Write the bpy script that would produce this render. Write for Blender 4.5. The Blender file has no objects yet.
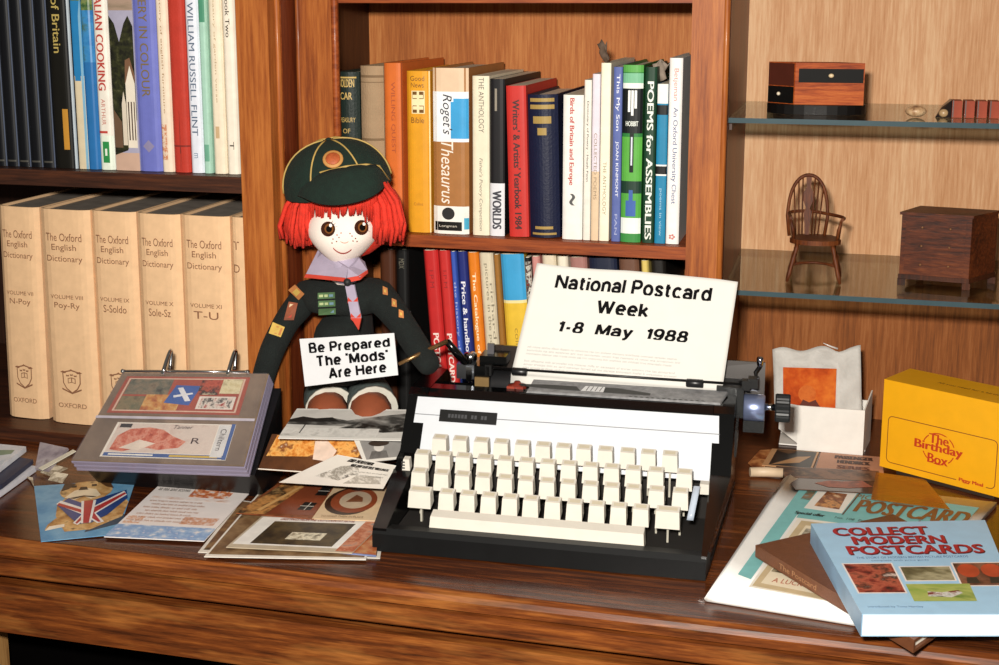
import bpy, bmesh, math, random
from mathutils import Vector, Matrix
from math import pi, sin, cos, radians
random.seed(7)
S = bpy.context.scene
COL = S.collection
# ------------------------------------------------------------------ camera, world, lights, exposure
CAM = Vector((0, 0, 1.25)); PITCH = 0.186333; YAW = 0.258152; FPX = 1310.21; CX, CY = 499.5, 250.0
cd = bpy.data.cameras.new('camera'); co = bpy.data.objects.new('camera', cd); COL.objects.link(co)
co.location = CAM; co.rotation_euler = (pi/2 - PITCH, 0, YAW)
cd.sensor_width = 36.0; cd.lens = FPX/999*36.0; cd.shift_y = (CY - 332.5)/999; cd.clip_start = 0.01
S.camera = co
wd = bpy.data.worlds.new('room_light'); S.world = wd; wd.use_nodes = True
wd.node_tree.nodes['Background'].inputs[0].default_value = (1.0, 0.87, 0.72, 1)
wd.node_tree.nodes['Background'].inputs[1].default_value = 0.13
fl = bpy.data.lights.new('flash', 'AREA'); fl.shape = 'RECTANGLE'; fl.size = 0.07; fl.size_y = 0.045; fl.energy = 25.5; fl.color = (1.0, 0.945, 0.86)
fo = bpy.data.objects.new('flash', fl); COL.objects.link(fo); fo.location = (-0.06, 0.02, 1.34)
fo.rotation_euler = (Vector((-0.36, 1.3, 0.93)) - Vector(fo.location)).to_track_quat('-Z', 'Y').to_euler()
S.view_settings.view_transform = 'Standard'; S.view_settings.look = 'None'; S.view_settings.gamma = 1.0
S.view_settings.use_curve_mapping = False; S.view_settings.exposure = 0.0

# ------------------------------------------------------------------ measuring helpers (sight lines met with real planes)
fw = Vector((-sin(YAW)*cos(PITCH), cos(YAW)*cos(PITCH), -sin(PITCH))); rt = Vector((cos(YAW), sin(YAW), 0)); upv = rt.cross(fw)
def ray(px, py): return (px - CX)/FPX*rt - (py - CY)/FPX*upv + fw
def pz(px, py, Z=0.75): d = ray(px, py); return CAM + d*((Z - CAM.z)/d.z)
def py_(px, py, Y): d = ray(px, py); return CAM + d*((Y - CAM.y)/d.y)
def pn(px, py, o, n): d = ray(px, py); return CAM + d*((o - CAM).dot(n)/d.dot(n))

# ------------------------------------------------------------------ materials
MC = {}
def lin(h):
    h = h.lstrip('#'); c = [int(h[i:i+2], 16)/255 for i in (0, 2, 4)]
    return tuple(x/12.92 if x <= .04045 else ((x+.055)/1.055)**2.4 for x in c) + (1,)
def newmat(key):
    m = bpy.data.materials.new(key); m.use_nodes = True
    nt = m.node_tree; return m, nt, nt.nodes['Principled BSDF']
def noise(nt, scale, detail=3, rough=.55, vec=None):
    n = nt.nodes.new('ShaderNodeTexNoise'); n.inputs['Scale'].default_value = scale; n.inputs['Detail'].default_value = detail; n.inputs['Roughness'].default_value = rough
    if vec: nt.links.new(vec, n.inputs['Vector'])
    return n
def coords(nt, sc=(1,1,1), off=(0,0,0)):
    g = nt.nodes.new('ShaderNodeNewGeometry'); m = nt.nodes.new('ShaderNodeMapping')
    tc = nt.nodes.new('ShaderNodeTexCoord')
    m.inputs['Scale'].default_value = sc; m.inputs['Location'].default_value = off
    nt.links.new(tc.outputs['Object'], m.inputs['Vector']); nt.nodes.remove(g); return m.outputs[0]
def ramp(nt, fac, stops):
    r = nt.nodes.new('ShaderNodeValToRGB'); e = r.color_ramp.elements
    while len(e) < len(stops): e.new(.5)
    for k, (p, c) in zip(e, stops): k.position = p; k.color = c if len(c) == 4 else (*c, 1)
    nt.links.new(fac, r.inputs[0]); return r.outputs[0]
def paint(hexc, rough=.55, var=.10, metal=0, bump=0, scale=60, spec=.5, coat=0):
    k = ('p', hexc, rough, var, metal, bump, scale, spec, coat)
    if k in MC: return MC[k]
    m, nt, b = newmat('paint_'+hexc.strip('#'))
    c = lin(hexc); v = coords(nt); n = noise(nt, scale, vec=v)
    lo = tuple(max(0, x*(1-var)) for x in c[:3]); hi = tuple(min(1, x*(1+var)) for x in c[:3])
    nt.links.new(ramp(nt, n.outputs[0], [(.3, lo), (.7, hi)]), b.inputs['Base Color'])
    b.inputs['Roughness'].default_value = rough; b.inputs['Metallic'].default_value = metal; b.inputs['Specular IOR Level'].default_value = spec
    b.inputs['Coat Weight'].default_value = coat; b.inputs['Coat Roughness'].default_value = .08
    if bump:
        bp = nt.nodes.new('ShaderNodeBump'); bp.inputs['Strength'].default_value = bump; bp.inputs['Distance'].default_value = .002
        n2 = noise(nt, scale*5, vec=v); nt.links.new(n2.outputs[0], bp.inputs['Height']); nt.links.new(bp.outputs[0], b.inputs['Normal'])
    MC[k] = m; return m
def wood(name, cols, axis='z', grain=28, rough=.42, coat=.15, fleck=0, spec=.4):
    k = ('w', name)
    if k in MC: return MC[k]
    m, nt, b = newmat('wood_'+name)
    st = {'x': (.055, 1, 1), 'y': (1, .055, 1), 'z': (1, 1, .055)}[axis]
    v = coords(nt, st); n1 = noise(nt, grain*.35, 4, .6, v); n2 = noise(nt, grain*8, 5, .7, v)
    vm = nt.nodes.new('ShaderNodeMath'); vm.operation = 'MULTIPLY_ADD'; vm.inputs[1].default_value = .8
    nt.links.new(n2.outputs[0], vm.inputs[0])
    v2 = nt.nodes.new('ShaderNodeMath'); v2.operation = 'MULTIPLY'; v2.inputs[1].default_value = .6
    nt.links.new(n1.outputs[0], v2.inputs[0]); nt.links.new(v2.outputs[0], vm.inputs[2])
    c = [lin(x) for x in cols]
    col = ramp(nt, vm.outputs[0], [(.53, c[0]), (.70, c[1]), (.87, c[2])])
    if fleck:
        vf = coords(nt, {'x': (.16, 1, 1), 'y': (1, .16, 1), 'z': (1, 1, .16)}[axis], (3.1, 1.7, .4)); nf = noise(nt, 48, 4, .65, vf)
        fr = ramp(nt, nf.outputs[0], [(.50, (0,0,0)), (.74, (fleck,)*3)])
        mx = nt.nodes.new('ShaderNodeMixRGB'); mx.inputs[2].default_value = c[3]
        nt.links.new(fr, mx.inputs[0]); nt.links.new(col, mx.inputs[1]); col = mx.outputs[0]
    nt.links.new(col, b.inputs['Base Color'])
    b.inputs['Roughness'].default_value = rough; b.inputs['Coat Weight'].default_value = coat; b.inputs['Coat Roughness'].default_value = .12
    b.inputs['Specular IOR Level'].default_value = spec
    bp = nt.nodes.new('ShaderNodeBump'); bp.inputs['Strength'].default_value = .2; bp.inputs['Distance'].default_value = .001
    nt.links.new(n2.outputs[0], bp.inputs['Height']); nt.links.new(bp.outputs[0], b.inputs['Normal'])
    MC[k] = m; return m
def photo(cols, scale=60, rough=.25, st=(1,1,1), off=(0,0,0)):
    k = ('ph', tuple(cols), scale, rough, st, off)
    if k in MC: return MC[k]
    m, nt, b = newmat('print'); v = coords(nt, st, off); n = noise(nt, scale, 4, .6, v)
    q = len(cols); stops = [(.30 + .42*i/max(1, q-1), lin(c)) for i, c in enumerate(cols)]
    nt.links.new(ramp(nt, n.outputs[0], stops), b.inputs['Base Color']); b.inputs['Roughness'].default_value = max(rough, .4); b.inputs['Specular IOR Level'].default_value = .2 if rough > .8 else .35
    MC[k] = m; return m
def clear(name, tint, refl=1.0, veil=None, veil_amt=0, rough=.03):
    k = ('cl', name)
    if k in MC: return MC[k]
    m, nt, b = newmat(name); nt.nodes.remove(b); out = nt.nodes['Material Output']
    tr = nt.nodes.new('ShaderNodeBsdfTransparent'); tr.inputs[0].default_value = (*tint, 1)
    gl = nt.nodes.new('ShaderNodeBsdfGlossy'); gl.inputs['Roughness'].default_value = rough
    lw = nt.nodes.new('ShaderNodeLayerWeight'); lw.inputs[0].default_value = .5
    pw = nt.nodes.new('ShaderNodeMath'); pw.operation = 'POWER'; pw.inputs[1].default_value = 5; nt.links.new(lw.outputs['Facing'], pw.inputs[0])
    fr = nt.nodes.new('ShaderNodeMath'); fr.operation = 'MULTIPLY_ADD'; fr.inputs[1].default_value = .96; fr.inputs[2].default_value = .04; nt.links.new(pw.outputs[0], fr.inputs[0])
    base = tr.outputs[0]
    if veil:
        df = nt.nodes.new('ShaderNodeBsdfDiffuse'); df.inputs[0].default_value = lin(veil)
        mv = nt.nodes.new('ShaderNodeMixShader'); mv.inputs[0].default_value = veil_amt
        nt.links.new(tr.outputs[0], mv.inputs[1]); nt.links.new(df.outputs[0], mv.inputs[2]); base = mv.outputs[0]
    mx = nt.nodes.new('ShaderNodeMixShader'); ml = nt.nodes.new('ShaderNodeMath'); ml.operation = 'MULTIPLY'; ml.inputs[1].default_value = refl
    nt.links.new(fr.outputs[0], ml.inputs[0]); nt.links.new(ml.outputs[0], mx.inputs[0]); nt.links.new(base, mx.inputs[1]); nt.links.new(gl.outputs[0], mx.inputs[2])
    nt.links.new(mx.outputs[0], out.inputs[0]); MC[k] = m; return m

# ------------------------------------------------------------------ mesh builder
TX = {}
def glyphs(s, shear=0, bold=0):
    k = (s, shear, bold)
    if k in TX: return TX[k]
    c = bpy.data.curves.new('t', 'FONT'); c.body = s; c.shear = shear; c.offset = bold; c.resolution_u = 3
    o = bpy.data.objects.new('t', c); COL.objects.link(o)
    bpy.context.view_layer.update()
    me = bpy.data.meshes.new_from_object(o.evaluated_get(bpy.context.evaluated_depsgraph_get()))
    vs = [(v.co.x, v.co.y) for v in me.vertices]; fs = [tuple(p.vertices) for p in me.polygons]
    bpy.data.objects.remove(o); bpy.data.curves.remove(c); bpy.data.meshes.remove(me)
    if vs:
        x0 = min(v[0] for v in vs); x1 = max(v[0] for v in vs); y0 = min(v[1] for v in vs); y1 = max(v[1] for v in vs)
        vs = [((x-(x0+x1)/2)/(x1-x0 or 1), (y-(y0+y1)/2)/(y1-y0 or 1)) for x, y in vs]   # unit box, centred
    TX[k] = (vs, fs); return TX[k]
def arc(cx, cy, rx, ry, a0, a1, n=12): return [(cx+rx*cos(radians(a0+(a1-a0)*k/n)), cy+ry*sin(radians(a0+(a1-a0)*k/n))) for k in range(n+1)]
def ell(cx, cy, rx, ry): return arc(cx, cy, rx, ry, 0, 360, 24)
SG = {'N': (.74, [[(0, 0), (0, 1)], [(0.02, 1), (.72, 0)], [(.74, 0), (.74, 1)]]), 'a': (.52, [arc(.26, .46, .25, .25, 165, 0) + [(.52, 0)], ell(.26, .19, .26, .19)]), 't': (.30, [[(.11, .95), (.11, .16), (.18, .03), (.32, .02)], [(-.05, .69), (.32, .69)]]),
 'i': (0, [[(0, 0), (0, .71)], [(0, .86), (0, 1.0)]]), 'o': (.58, [ell(.29, .36, .29, .36)]), 'n': (.50, [[(0, 0), (0, .72)], arc(.25, .46, .25, .26, 180, 0) + [(.50, 0)]]), 'l': (0, [[(0, 0), (0, 1)]]),
 'P': (.60, [[(0, 0), (0, 1)], [(0, 1)] + arc(.34, .73, .27, .27, 90, -90) + [(0, .46)]]), 's': (.48, [[(.46, .54), (.42, .66), (.30, .72), (.16, .72), (.05, .64), (.04, .52), (.13, .42), (.34, .33), (.45, .25), (.46, .12), (.37, .02), (.22, 0), (.08, .04), (.0, .18)]]),
 'c': (.52, [arc(.29, .36, .29, .36, 42, 318, 18)]), 'r': (.28, [[(0, 0), (0, .72)], arc(.24, .44, .24, .26, 180, 80, 8)]), 'd': (.56, [ell(.28, .36, .28, .36), [(.56, 0), (.56, 1)]]), 'W': (1.12, [[(0, 1), (.28, 0), (.56, .96), (.84, 0), (1.12, 1)]]),
 'e': (.56, [[(.03, .37), (.57, .37)] + arc(.29, .36, .28, .36, 2, 318, 18)]), 'k': (.50, [[(0, 0), (0, 1)], [(.48, .72), (.04, .26)], [(.18, .42), (.52, 0)]]), '1': (.26, [[(-.02, .76), (.14, .82), (.24, 1), (.24, 0)]]), '-': (.28, [[(0, .38), (.28, .38)]]),
 '8': (.56, [ell(.28, .76, .23, .24), ell(.28, .26, .28, .27)]), '9': (.56, [ell(.28, .68, .28, .32), arc(.26, .50, .30, .52, 25, -140, 12)]), 'M': (.84, [[(0, 0), (0, 1)], [(.02, 1), (.42, .08), (.82, 1)], [(.84, 1), (.84, 0)]]), 'y': (.54, [[(0, .72), (.28, .02)], [(.54, .72), (.24, -.16), (.15, -.26), (.02, -.25)]]),
 'B': (.62, [[(0, 0), (0, 1)], [(0, 1)] + arc(.34, .76, .22, .24, 90, -90) + [(0, .52)], [(.30, .52)] + arc(.36, .26, .25, .26, 90, -90) + [(0, 0)]]), 'p': (.56, [ell(.28, .36, .28, .36), [(0, -.28), (0, .72)]]), 'T': (.70, [[(0, 1), (.70, 1)], [(.35, 1), (.35, 0)]]), 'h': (.50, [[(0, 0), (0, 1)], arc(.25, .46, .25, .26, 180, 0) + [(.50, 0)]]),
 "'": (0, [[(0, .82), (0, 1.08)]]), 'A': (.76, [[(0, 0), (.38, 1), (.76, 0)], [(.13, .32), (.63, .32)]]), 'H': (.70, [[(0, 0), (0, 1)], [(.70, 0), (.70, 1)], [(0, .52), (.70, .52)]])}
def grot(s, shear=0, sw=.165):
    k = ('G', s, shear, sw)
    if k in TX: return TX[k]
    vs, fs, x = [], [], 0
    for ch in s:
        if ch == ' ': x += .42; continue
        w, sts = SG[ch]
        parts = []
        for st in sts:
            cur = [Vector(st[0])]
            for i in range(1, len(st)):
                cur.append(Vector(st[i]))
                if i < len(st)-1:
                    d1 = (Vector(st[i])-Vector(st[i-1])).normalized(); d2 = (Vector(st[i+1])-Vector(st[i])).normalized()
                    if d1.dot(d2) < .35: parts.append(cur); cur = [Vector(st[i])]
            parts.append(cur)
        for st in parts:
            cl = (st[0]-st[-1]).length < 1e-4; n = len(st); L = []
            for i, p in enumerate(st):
                a = st[i-1] if i else (st[-2] if cl else None); b = st[i+1] if i < n-1 else (st[1] if cl else None)
                d1 = (p-a).normalized() if a is not None else None; d2 = (b-p).normalized() if b is not None else None
                d1 = d1 or d2; d2 = d2 or d1; t = (d1+d2); t = t.normalized() if t.length > 1e-6 else d1
                nn = Vector((-t.y, t.x)); m = 1/max(.45, nn.dot(Vector((-d1.y, d1.x)))); L.append((p+nn*sw/2*m, p-nn*sw/2*m))
            b0 = len(vs)
            for l, r in L:
                for q in (l, r):
                    yy = min(max(q.y, -.36 if ch in 'py' else -.03), 1.09); vs.append((x + sw/2 + q.x + shear*yy, yy))
            fs += [(b0+2*i, b0+2*i+1, b0+2*i+3, b0+2*i+2) for i in range(n-1)]
        x += w + sw + .075
    x0 = min(v[0] for v in vs); x1 = max(v[0] for v in vs); y0 = min(v[1] for v in vs); y1 = max(v[1] for v in vs)
    TX[k] = ([((a-(x0+x1)/2)/(x1-x0), (b-(y0+y1)/2)/(y1-y0)) for a, b in vs], fs); return TX[k]
ORG = {}
I4 = Matrix.Identity(4)
class MB:
    def __init__(s, M=I4): s.bm = bmesh.new(); s.ms = []; s.M = M; s.sm = set()
    def mi(s, m):
        if m not in s.ms: s.ms.append(m)
        return s.ms.index(m)
    def add(s, vs, fs, m, smooth=False, M=None):
        T = s.M if M is None else M
        bv = [s.bm.verts.new(T @ Vector(v)) for v in vs]; i = s.mi(m); out = []
        for f in fs:
            try: q = s.bm.faces.new([bv[k] for k in f])
            except ValueError: continue
            q.material_index = i; q.smooth = smooth; out.append(q)
        return bv, out
    def bev(s, fs, w, seg=2):
        if w <= 0: return
        es = {e for f in fs for e in f.edges if len(e.link_faces) == 2 and e.calc_face_angle(0) > .5}
        r = bmesh.ops.bevel(s.bm, geom=list(es), offset=w, segments=seg, affect='EDGES', profile=.5, clamp_overlap=True)
        return r
    def hexa(s, c, m, bevel=0, seg=2):   # 8 corners: bottom 4 (ccw), top 4
        _, f = s.add(c, [(3,2,1,0), (4,5,6,7), (0,1,5,4), (1,2,6,5), (2,3,7,6), (3,0,4,7)], m); s.bev(f, bevel, seg); return f
    def box(s, a, b, m, bevel=0, seg=2):
        x0,y0,z0 = a; x1,y1,z1 = b
        return s.hexa([(x0,y0,z0),(x1,y0,z0),(x1,y1,z0),(x0,y1,z0),(x0,y0,z1),(x1,y0,z1),(x1,y1,z1),(x0,y1,z1)], m, bevel, seg)
    def prism(s, pts, fa, fb, m, bevel=0, seg=2, smooth=False):   # pts 2-D, fa/fb map 2-D -> 3-D for both ends
        n = len(pts); vs = [fa(*p) for p in pts] + [fb(*p) for p in pts]
        fs = [tuple(range(n))[::-1], tuple(range(n, 2*n))] + [(i, (i+1)%n, n+(i+1)%n, n+i) for i in range(n)]
        _, f = s.add(vs, fs, m, smooth); s.bev(f, bevel, seg); return f
    def poly(s, pts, m): return s.add(pts, [tuple(range(len(pts)))], m)
    def grid(s, fn, nu, nv, m, smooth=True, closeu=False):
        vs = [fn(i/(nu if closeu else nu-1), j/(nv-1)) for j in range(nv) for i in range(nu)]
        fs = []
        for j in range(nv-1):
            for i in range(nu if closeu else nu-1):
                a = j*nu+i; b = j*nu+(i+1)%nu; fs.append((a, b, b+nu, a+nu))
        return s.add(vs, fs, m, smooth)
    def slab(s, fn, nu, nv, t, m, smooth=True):   # a sheet with real thickness t (direction -normal given by fn(u,v,-t))
        vs = [fn(i/(nu-1), j/(nv-1), 0) for j in range(nv) for i in range(nu)] + [fn(i/(nu-1), j/(nv-1), -t) for j in range(nv) for i in range(nu)]
        N = nu*nv; fs = []
        for j in range(nv-1):
            for i in range(nu-1):
                a = j*nu+i; fs += [(a, a+1, a+1+nu, a+nu), (N+a+nu, N+a+nu+1, N+a+1, N+a)]
        rim = [i for i in range(nu)] + [j*nu+nu-1 for j in range(1, nv)] + [(nv-1)*nu+i for i in range(nu-2, -1, -1)] + [j*nu for j in range(nv-2, 0, -1)]
        for k in range(len(rim)): a = rim[k]; b = rim[(k+1)%len(rim)]; fs.append((b, a, N+a, N+b))
        return s.add(vs, fs, m, smooth)
    def tube(s, pts, r, m, seg=10, caps=True, smooth=True):
        pts = [Vector(p) for p in pts]; n = len(pts); rs = r if isinstance(r, (list, tuple)) else [r]*n
        vs = []; up = None
        for i, p in enumerate(pts):
            t = (pts[min(i+1, n-1)] - pts[max(i-1, 0)]).normalized()
            if up is None: up = t.orthogonal().normalized()
            up = (up - t*up.dot(t)).normalized(); w = t.cross(up)
            vs += [p + (up*cos(2*pi*k/seg) + w*sin(2*pi*k/seg))*rs[i] for k in range(seg)]
        fs = [(i*seg+k, i*seg+(k+1)%seg, (i+1)*seg+(k+1)%seg, (i+1)*seg+k) for i in range(n-1) for k in range(seg)]
        bv, f = s.add(vs, fs, m, smooth)
        if caps:
            i = s.mi(m)
            for c in (bv[:seg][::-1], bv[-seg:]):
                q = s.bm.faces.new(c); q.material_index = i
        return bv
    def lathe(s, prof, o, ax, m, seg=20, smooth=True):    # prof [(r, h)] round axis ax at o
        o = Vector(o); ax = Vector(ax).normalized(); u = ax.orthogonal().normalized(); w = ax.cross(u)
        vs = [o + ax*h + (u*cos(2*pi*k/seg) + w*sin(2*pi*k/seg))*r for r, h in prof for k in range(seg)]
        n = len(prof); fs = [(i*seg+k, i*seg+(k+1)%seg, (i+1)*seg+(k+1)%seg, (i+1)*seg+k) for i in range(n-1) for k in range(seg)]
        fs += [tuple(range(seg))[::-1], tuple(range((n-1)*seg, n*seg))]
        return s.add(vs, fs, m, smooth)
    def ball(s, c, r, m, nu=18, nv=10, fn=None):
        c = Vector(c); r = Vector(r) if hasattr(r, '__len__') else Vector((r, r, r))
        def g(u, v):
            a = 2*pi*u; b = pi*(v-.5); p = Vector((cos(a)*cos(b), sin(a)*cos(b), sin(b)))
            if fn: p = fn(p)
            return c + Vector((p.x*r.x, p.y*r.y, p.z*r.z))
        return s.grid(g, nu, nv, m, True, True)
    def text(s, st, fn, w, h, m, shear=0, bold=0, cx=0, cy=0, sans=0):   # fn(a, b) maps text plane to space
        vs, fs = grot(st, shear, sans) if sans else glyphs(st, shear, 0)
        if not vs: return
        k = 0 if sans else min(2, int(bold/.006)); d = .022*h*bold/.012
        for i in range(-k, k+1):
            o = Vector(fn(cx, cy)); nn = (Vector(fn(cx+w*.01, cy))-o).cross(Vector(fn(cx, cy+h*.01))-o).normalized()*(4e-5*(i+k))
            s.add([Vector(fn(cx + x*(w - 2*k*d) + i*d, cy + y*h)) + nn for x, y in vs], fs, m)
    def build(s, name, parent=None, org=None, bevel=0):
        o3 = ORG.get(parent) if parent is not None else (Vector(org) if org is not None else Vector((0,0,0)))
        for v in s.bm.verts: v.co -= o3
        bmesh.ops.recalc_face_normals(s.bm, faces=[f for f in s.bm.faces])
        me = bpy.data.meshes.new(name); s.bm.to_mesh(me); s.bm.free()
        for m in s.ms: me.materials.append(m)
        o = bpy.data.objects.new(name, me); COL.objects.link(o); ORG[o] = o3
        if parent is not None: o.parent = parent
        else: o.location = o3
        return o
def tag(o, label, cat, group=None, kind=None):
    if label: o['label'] = label
    if cat: o['category'] = cat
    if group: o['group'] = group
    if kind: o['kind'] = kind
    return o
def thing(name, org, label, cat, group=None):
    o = bpy.data.objects.new(name, None); COL.objects.link(o); o.location = Vector(org); ORG[o] = Vector(org); o.empty_display_size = .02
    return tag(o, label, cat, group)
def structure(name, a, b, m):
    q = MB(); q.box(a, b, m); o = q.build(name, None, ((a[0]+b[0])/2, (a[1]+b[1])/2, a[2])); o['kind'] = 'structure'; return o
def bil(q, u, v): return q[0]*(1-u)*(1-v) + q[1]*u*(1-v) + q[2]*u*v + q[3]*(1-u)*v    # q: lower-left, lower-right, upper-right, upper-left

# ------------------------------------------------------------------ palette
W_STILE = wood('stile', ['#6e3214', '#985222', '#b26a30'], 'z', 30, .5, .06, spec=.25)
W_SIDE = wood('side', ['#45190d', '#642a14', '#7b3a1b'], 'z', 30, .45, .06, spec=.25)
W_RAIL = wood('rail', ['#6a2e15', '#92461e', '#ab5c2b'], 'x', 30, .5, .05, spec=.25)
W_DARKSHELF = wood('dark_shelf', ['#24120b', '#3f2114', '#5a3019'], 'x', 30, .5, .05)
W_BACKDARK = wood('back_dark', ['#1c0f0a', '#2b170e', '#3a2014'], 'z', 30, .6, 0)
W_BACK = wood('back_veneer', ['#8f4f27', '#a96433', '#bd7b45'], 'z', 38, .6, 0, spec=.2)
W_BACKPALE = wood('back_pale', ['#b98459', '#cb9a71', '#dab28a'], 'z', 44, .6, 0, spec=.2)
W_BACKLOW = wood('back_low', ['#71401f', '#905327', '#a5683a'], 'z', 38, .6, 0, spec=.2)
W_DESK = wood('desk_top', ['#241008', '#4c240f', '#7a421c'], 'x', 26, .24, .2, spec=.35)
W_FRONT = wood('desk_front', ['#3c1c0b', '#6e3816', '#9a5824', '#d08a44'], 'x', 30, .42, .10, fleck=.38, spec=.3)
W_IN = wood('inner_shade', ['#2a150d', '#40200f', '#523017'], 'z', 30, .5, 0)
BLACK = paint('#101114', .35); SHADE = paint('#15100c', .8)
GLASS = clear('shelf_glass', (.86, .93, .90), 1.0); GLASSEDGE = paint('#3f5258', .15, .05, coat=.5)
PAGE = paint('#efe4cb', .8, .06)
YL, YM, YB = 1.27, 1.335, 1.60

# ------------------------------------------------------------------ setting
structure('floor', (-2.2, -.6, -.02), (1.6, 2.0, 0), paint('#3a2c24', .8, .2))
structure('wall_back', (-2.2, 1.66, 0), (1.6, 1.72, 2.5), paint('#c9b9a0', .8))

# ------------------------------------------------------------------ desk
dk = thing('desk', (-.3, 1.3, 0), 'long polished dark wooden desk with panelled front edge under all the cards and the typewriter', 'desk')
b = MB(); X0, X1 = -.772, .62
prof = [(1.0155, .750), (1.0105, .7475), (1.0085, .743), (1.0085, .7350), (1.0135, .7343), (1.0135, .7328), (1.0075, .7320), (1.0075, .716), (1.0085, .7145), (1.05, .7145), (1.05, .72), (1.655, .72), (1.655, .750)]
XL0 = -1.05
b.prism(prof, lambda y, z: (XL0, y, z), lambda y, z: (X1, y, z), W_FRONT)
b.build('top_edge', dk)
b = MB(); b.box((XL0, 1.0165, .7385), (X1, 1.654, .7504), W_DESK); b.bm.faces.ensure_lookup_table(); b.build('desktop', dk)
b = MB(); b.box((-.7695, 1.0095, .6555), (.6, 1.034, .7045), W_FRONT, .0015); b.build('drawer_front', dk)
b = MB(); b.box((-1.04, 1.05, .66), (-.801, 1.07, .72), W_IN); b.box((-.80, 1.036, .652), (.6, 1.05, .7195), paint('#060505', 1, .1, spec=0)); b.build('frame_rail', dk)  # long black piece behind the drawer paints the shade in the gap
b = MB(); b.box((-.838, 1.03, 0), (-.8045, 1.075, .652), wood('leg', ['#8a6238', '#b08450', '#c69c64'], 'z'), .002); b.build('leg', dk)
for x, y in ((.56, 1.03), (-.80, 1.59), (.56, 1.59)):
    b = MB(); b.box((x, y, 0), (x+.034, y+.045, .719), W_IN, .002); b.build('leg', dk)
b = MB(); b.box((-.90, 1.12, .02), (.56, 1.13, .719), paint('#060505', 1, .1, spec=0)); b.build('under_desk_shade', dk)  # black matte sheet added to stand in for the darkness under the desk

# ------------------------------------------------------------------ bookcases
ZT = 1.62
def bead(b, x, y, z0, z1, m, r=.004): b.tube([(x, y, z0), (x, y, z1)], r, m, 10)
lb = thing('bookcase', (-.85, 1.45, .75), 'left wooden bookcase unit with dark shelves of tall colourful books above cream dictionaries', 'bookcase')
b = MB(); b.box((-.6198, YL, .7506), (-.5838, YL+.02, ZT), W_STILE, .001); b.build('stile', lb)
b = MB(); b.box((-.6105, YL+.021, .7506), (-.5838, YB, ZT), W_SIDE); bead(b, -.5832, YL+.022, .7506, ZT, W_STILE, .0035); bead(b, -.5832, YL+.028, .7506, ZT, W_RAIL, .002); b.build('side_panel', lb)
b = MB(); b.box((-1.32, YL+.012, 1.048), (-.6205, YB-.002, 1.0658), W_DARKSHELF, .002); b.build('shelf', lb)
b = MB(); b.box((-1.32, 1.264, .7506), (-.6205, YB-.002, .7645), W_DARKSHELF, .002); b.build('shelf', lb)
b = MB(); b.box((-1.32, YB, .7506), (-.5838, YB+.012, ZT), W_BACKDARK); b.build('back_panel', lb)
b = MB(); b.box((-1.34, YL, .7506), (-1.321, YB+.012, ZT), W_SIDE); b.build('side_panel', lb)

mbk = thing('bookcase', (-.35, 1.45, .75), 'middle wooden bookcase unit with two rows of books behind the doll and the typewriter', 'bookcase')
YMB = 1.545
b = MB(); b.box((-.5765, YM, .7506), (-.5385, YM+.02, ZT), W_STILE, .001); bead(b, -.5368, YM+.003, .7506, ZT, W_RAIL, .0042); bead(b, -.5790, YM+.002, .7506, ZT, W_STILE, .003); b.build('stile', mbk)
b = MB(); b.box((-.1535, YM, .7506), (-.1215, YM+.02, ZT), W_STILE, .001); bead(b, -.1191, YM+.003, .7506, ZT, W_STILE, .0034); b.build('stile', mbk)
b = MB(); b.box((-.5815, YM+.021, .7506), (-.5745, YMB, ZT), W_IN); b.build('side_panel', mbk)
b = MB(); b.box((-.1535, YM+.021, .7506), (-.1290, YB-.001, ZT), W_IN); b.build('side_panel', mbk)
b = MB(); b.box((-.5744, YM+.006, 1.25), (-.1540, YM+.026, ZT), W_RAIL, .001); b.build('top_rail', mbk)
b = MB(); b.box((-.5744, YM+.010, .9868), (-.1537, YMB-.001, 1.0002), W_RAIL, .0015); b.build('shelf', mbk)
b = MB(); b.box((-.5815, YMB, .7506), (-.1536, YMB+.01, ZT), W_BACK); b.build('back_panel', mbk)

cab = thing('display_cabinet', (.15, 1.45, .75), 'right wooden display cabinet with pale veneered back and two glass shelves of miniatures', 'cabinet')
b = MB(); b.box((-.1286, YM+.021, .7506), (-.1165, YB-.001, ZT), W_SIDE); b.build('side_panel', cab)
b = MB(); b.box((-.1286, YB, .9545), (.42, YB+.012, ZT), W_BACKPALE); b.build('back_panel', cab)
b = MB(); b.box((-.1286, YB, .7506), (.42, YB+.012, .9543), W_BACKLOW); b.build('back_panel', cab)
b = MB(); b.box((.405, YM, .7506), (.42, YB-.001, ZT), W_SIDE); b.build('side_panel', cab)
for z in (1.1345, .9545):
    b = MB(); b.box((-.1163, 1.361, z-.005), (.404, YB-.0008, z), GLASS)
    b.bm.faces.ensure_lookup_table()
    b.box((-.1163, 1.3596, z-.0052), (.404, 1.361, z), GLASSEDGE)
    b.build('glass_shelf', cab)
    b = MB(); b.box((-.1163, 1.372, z-.0135), (-.1135, 1.58, z-.0055), W_IN); b.build('shelf_batten', cab)

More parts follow.
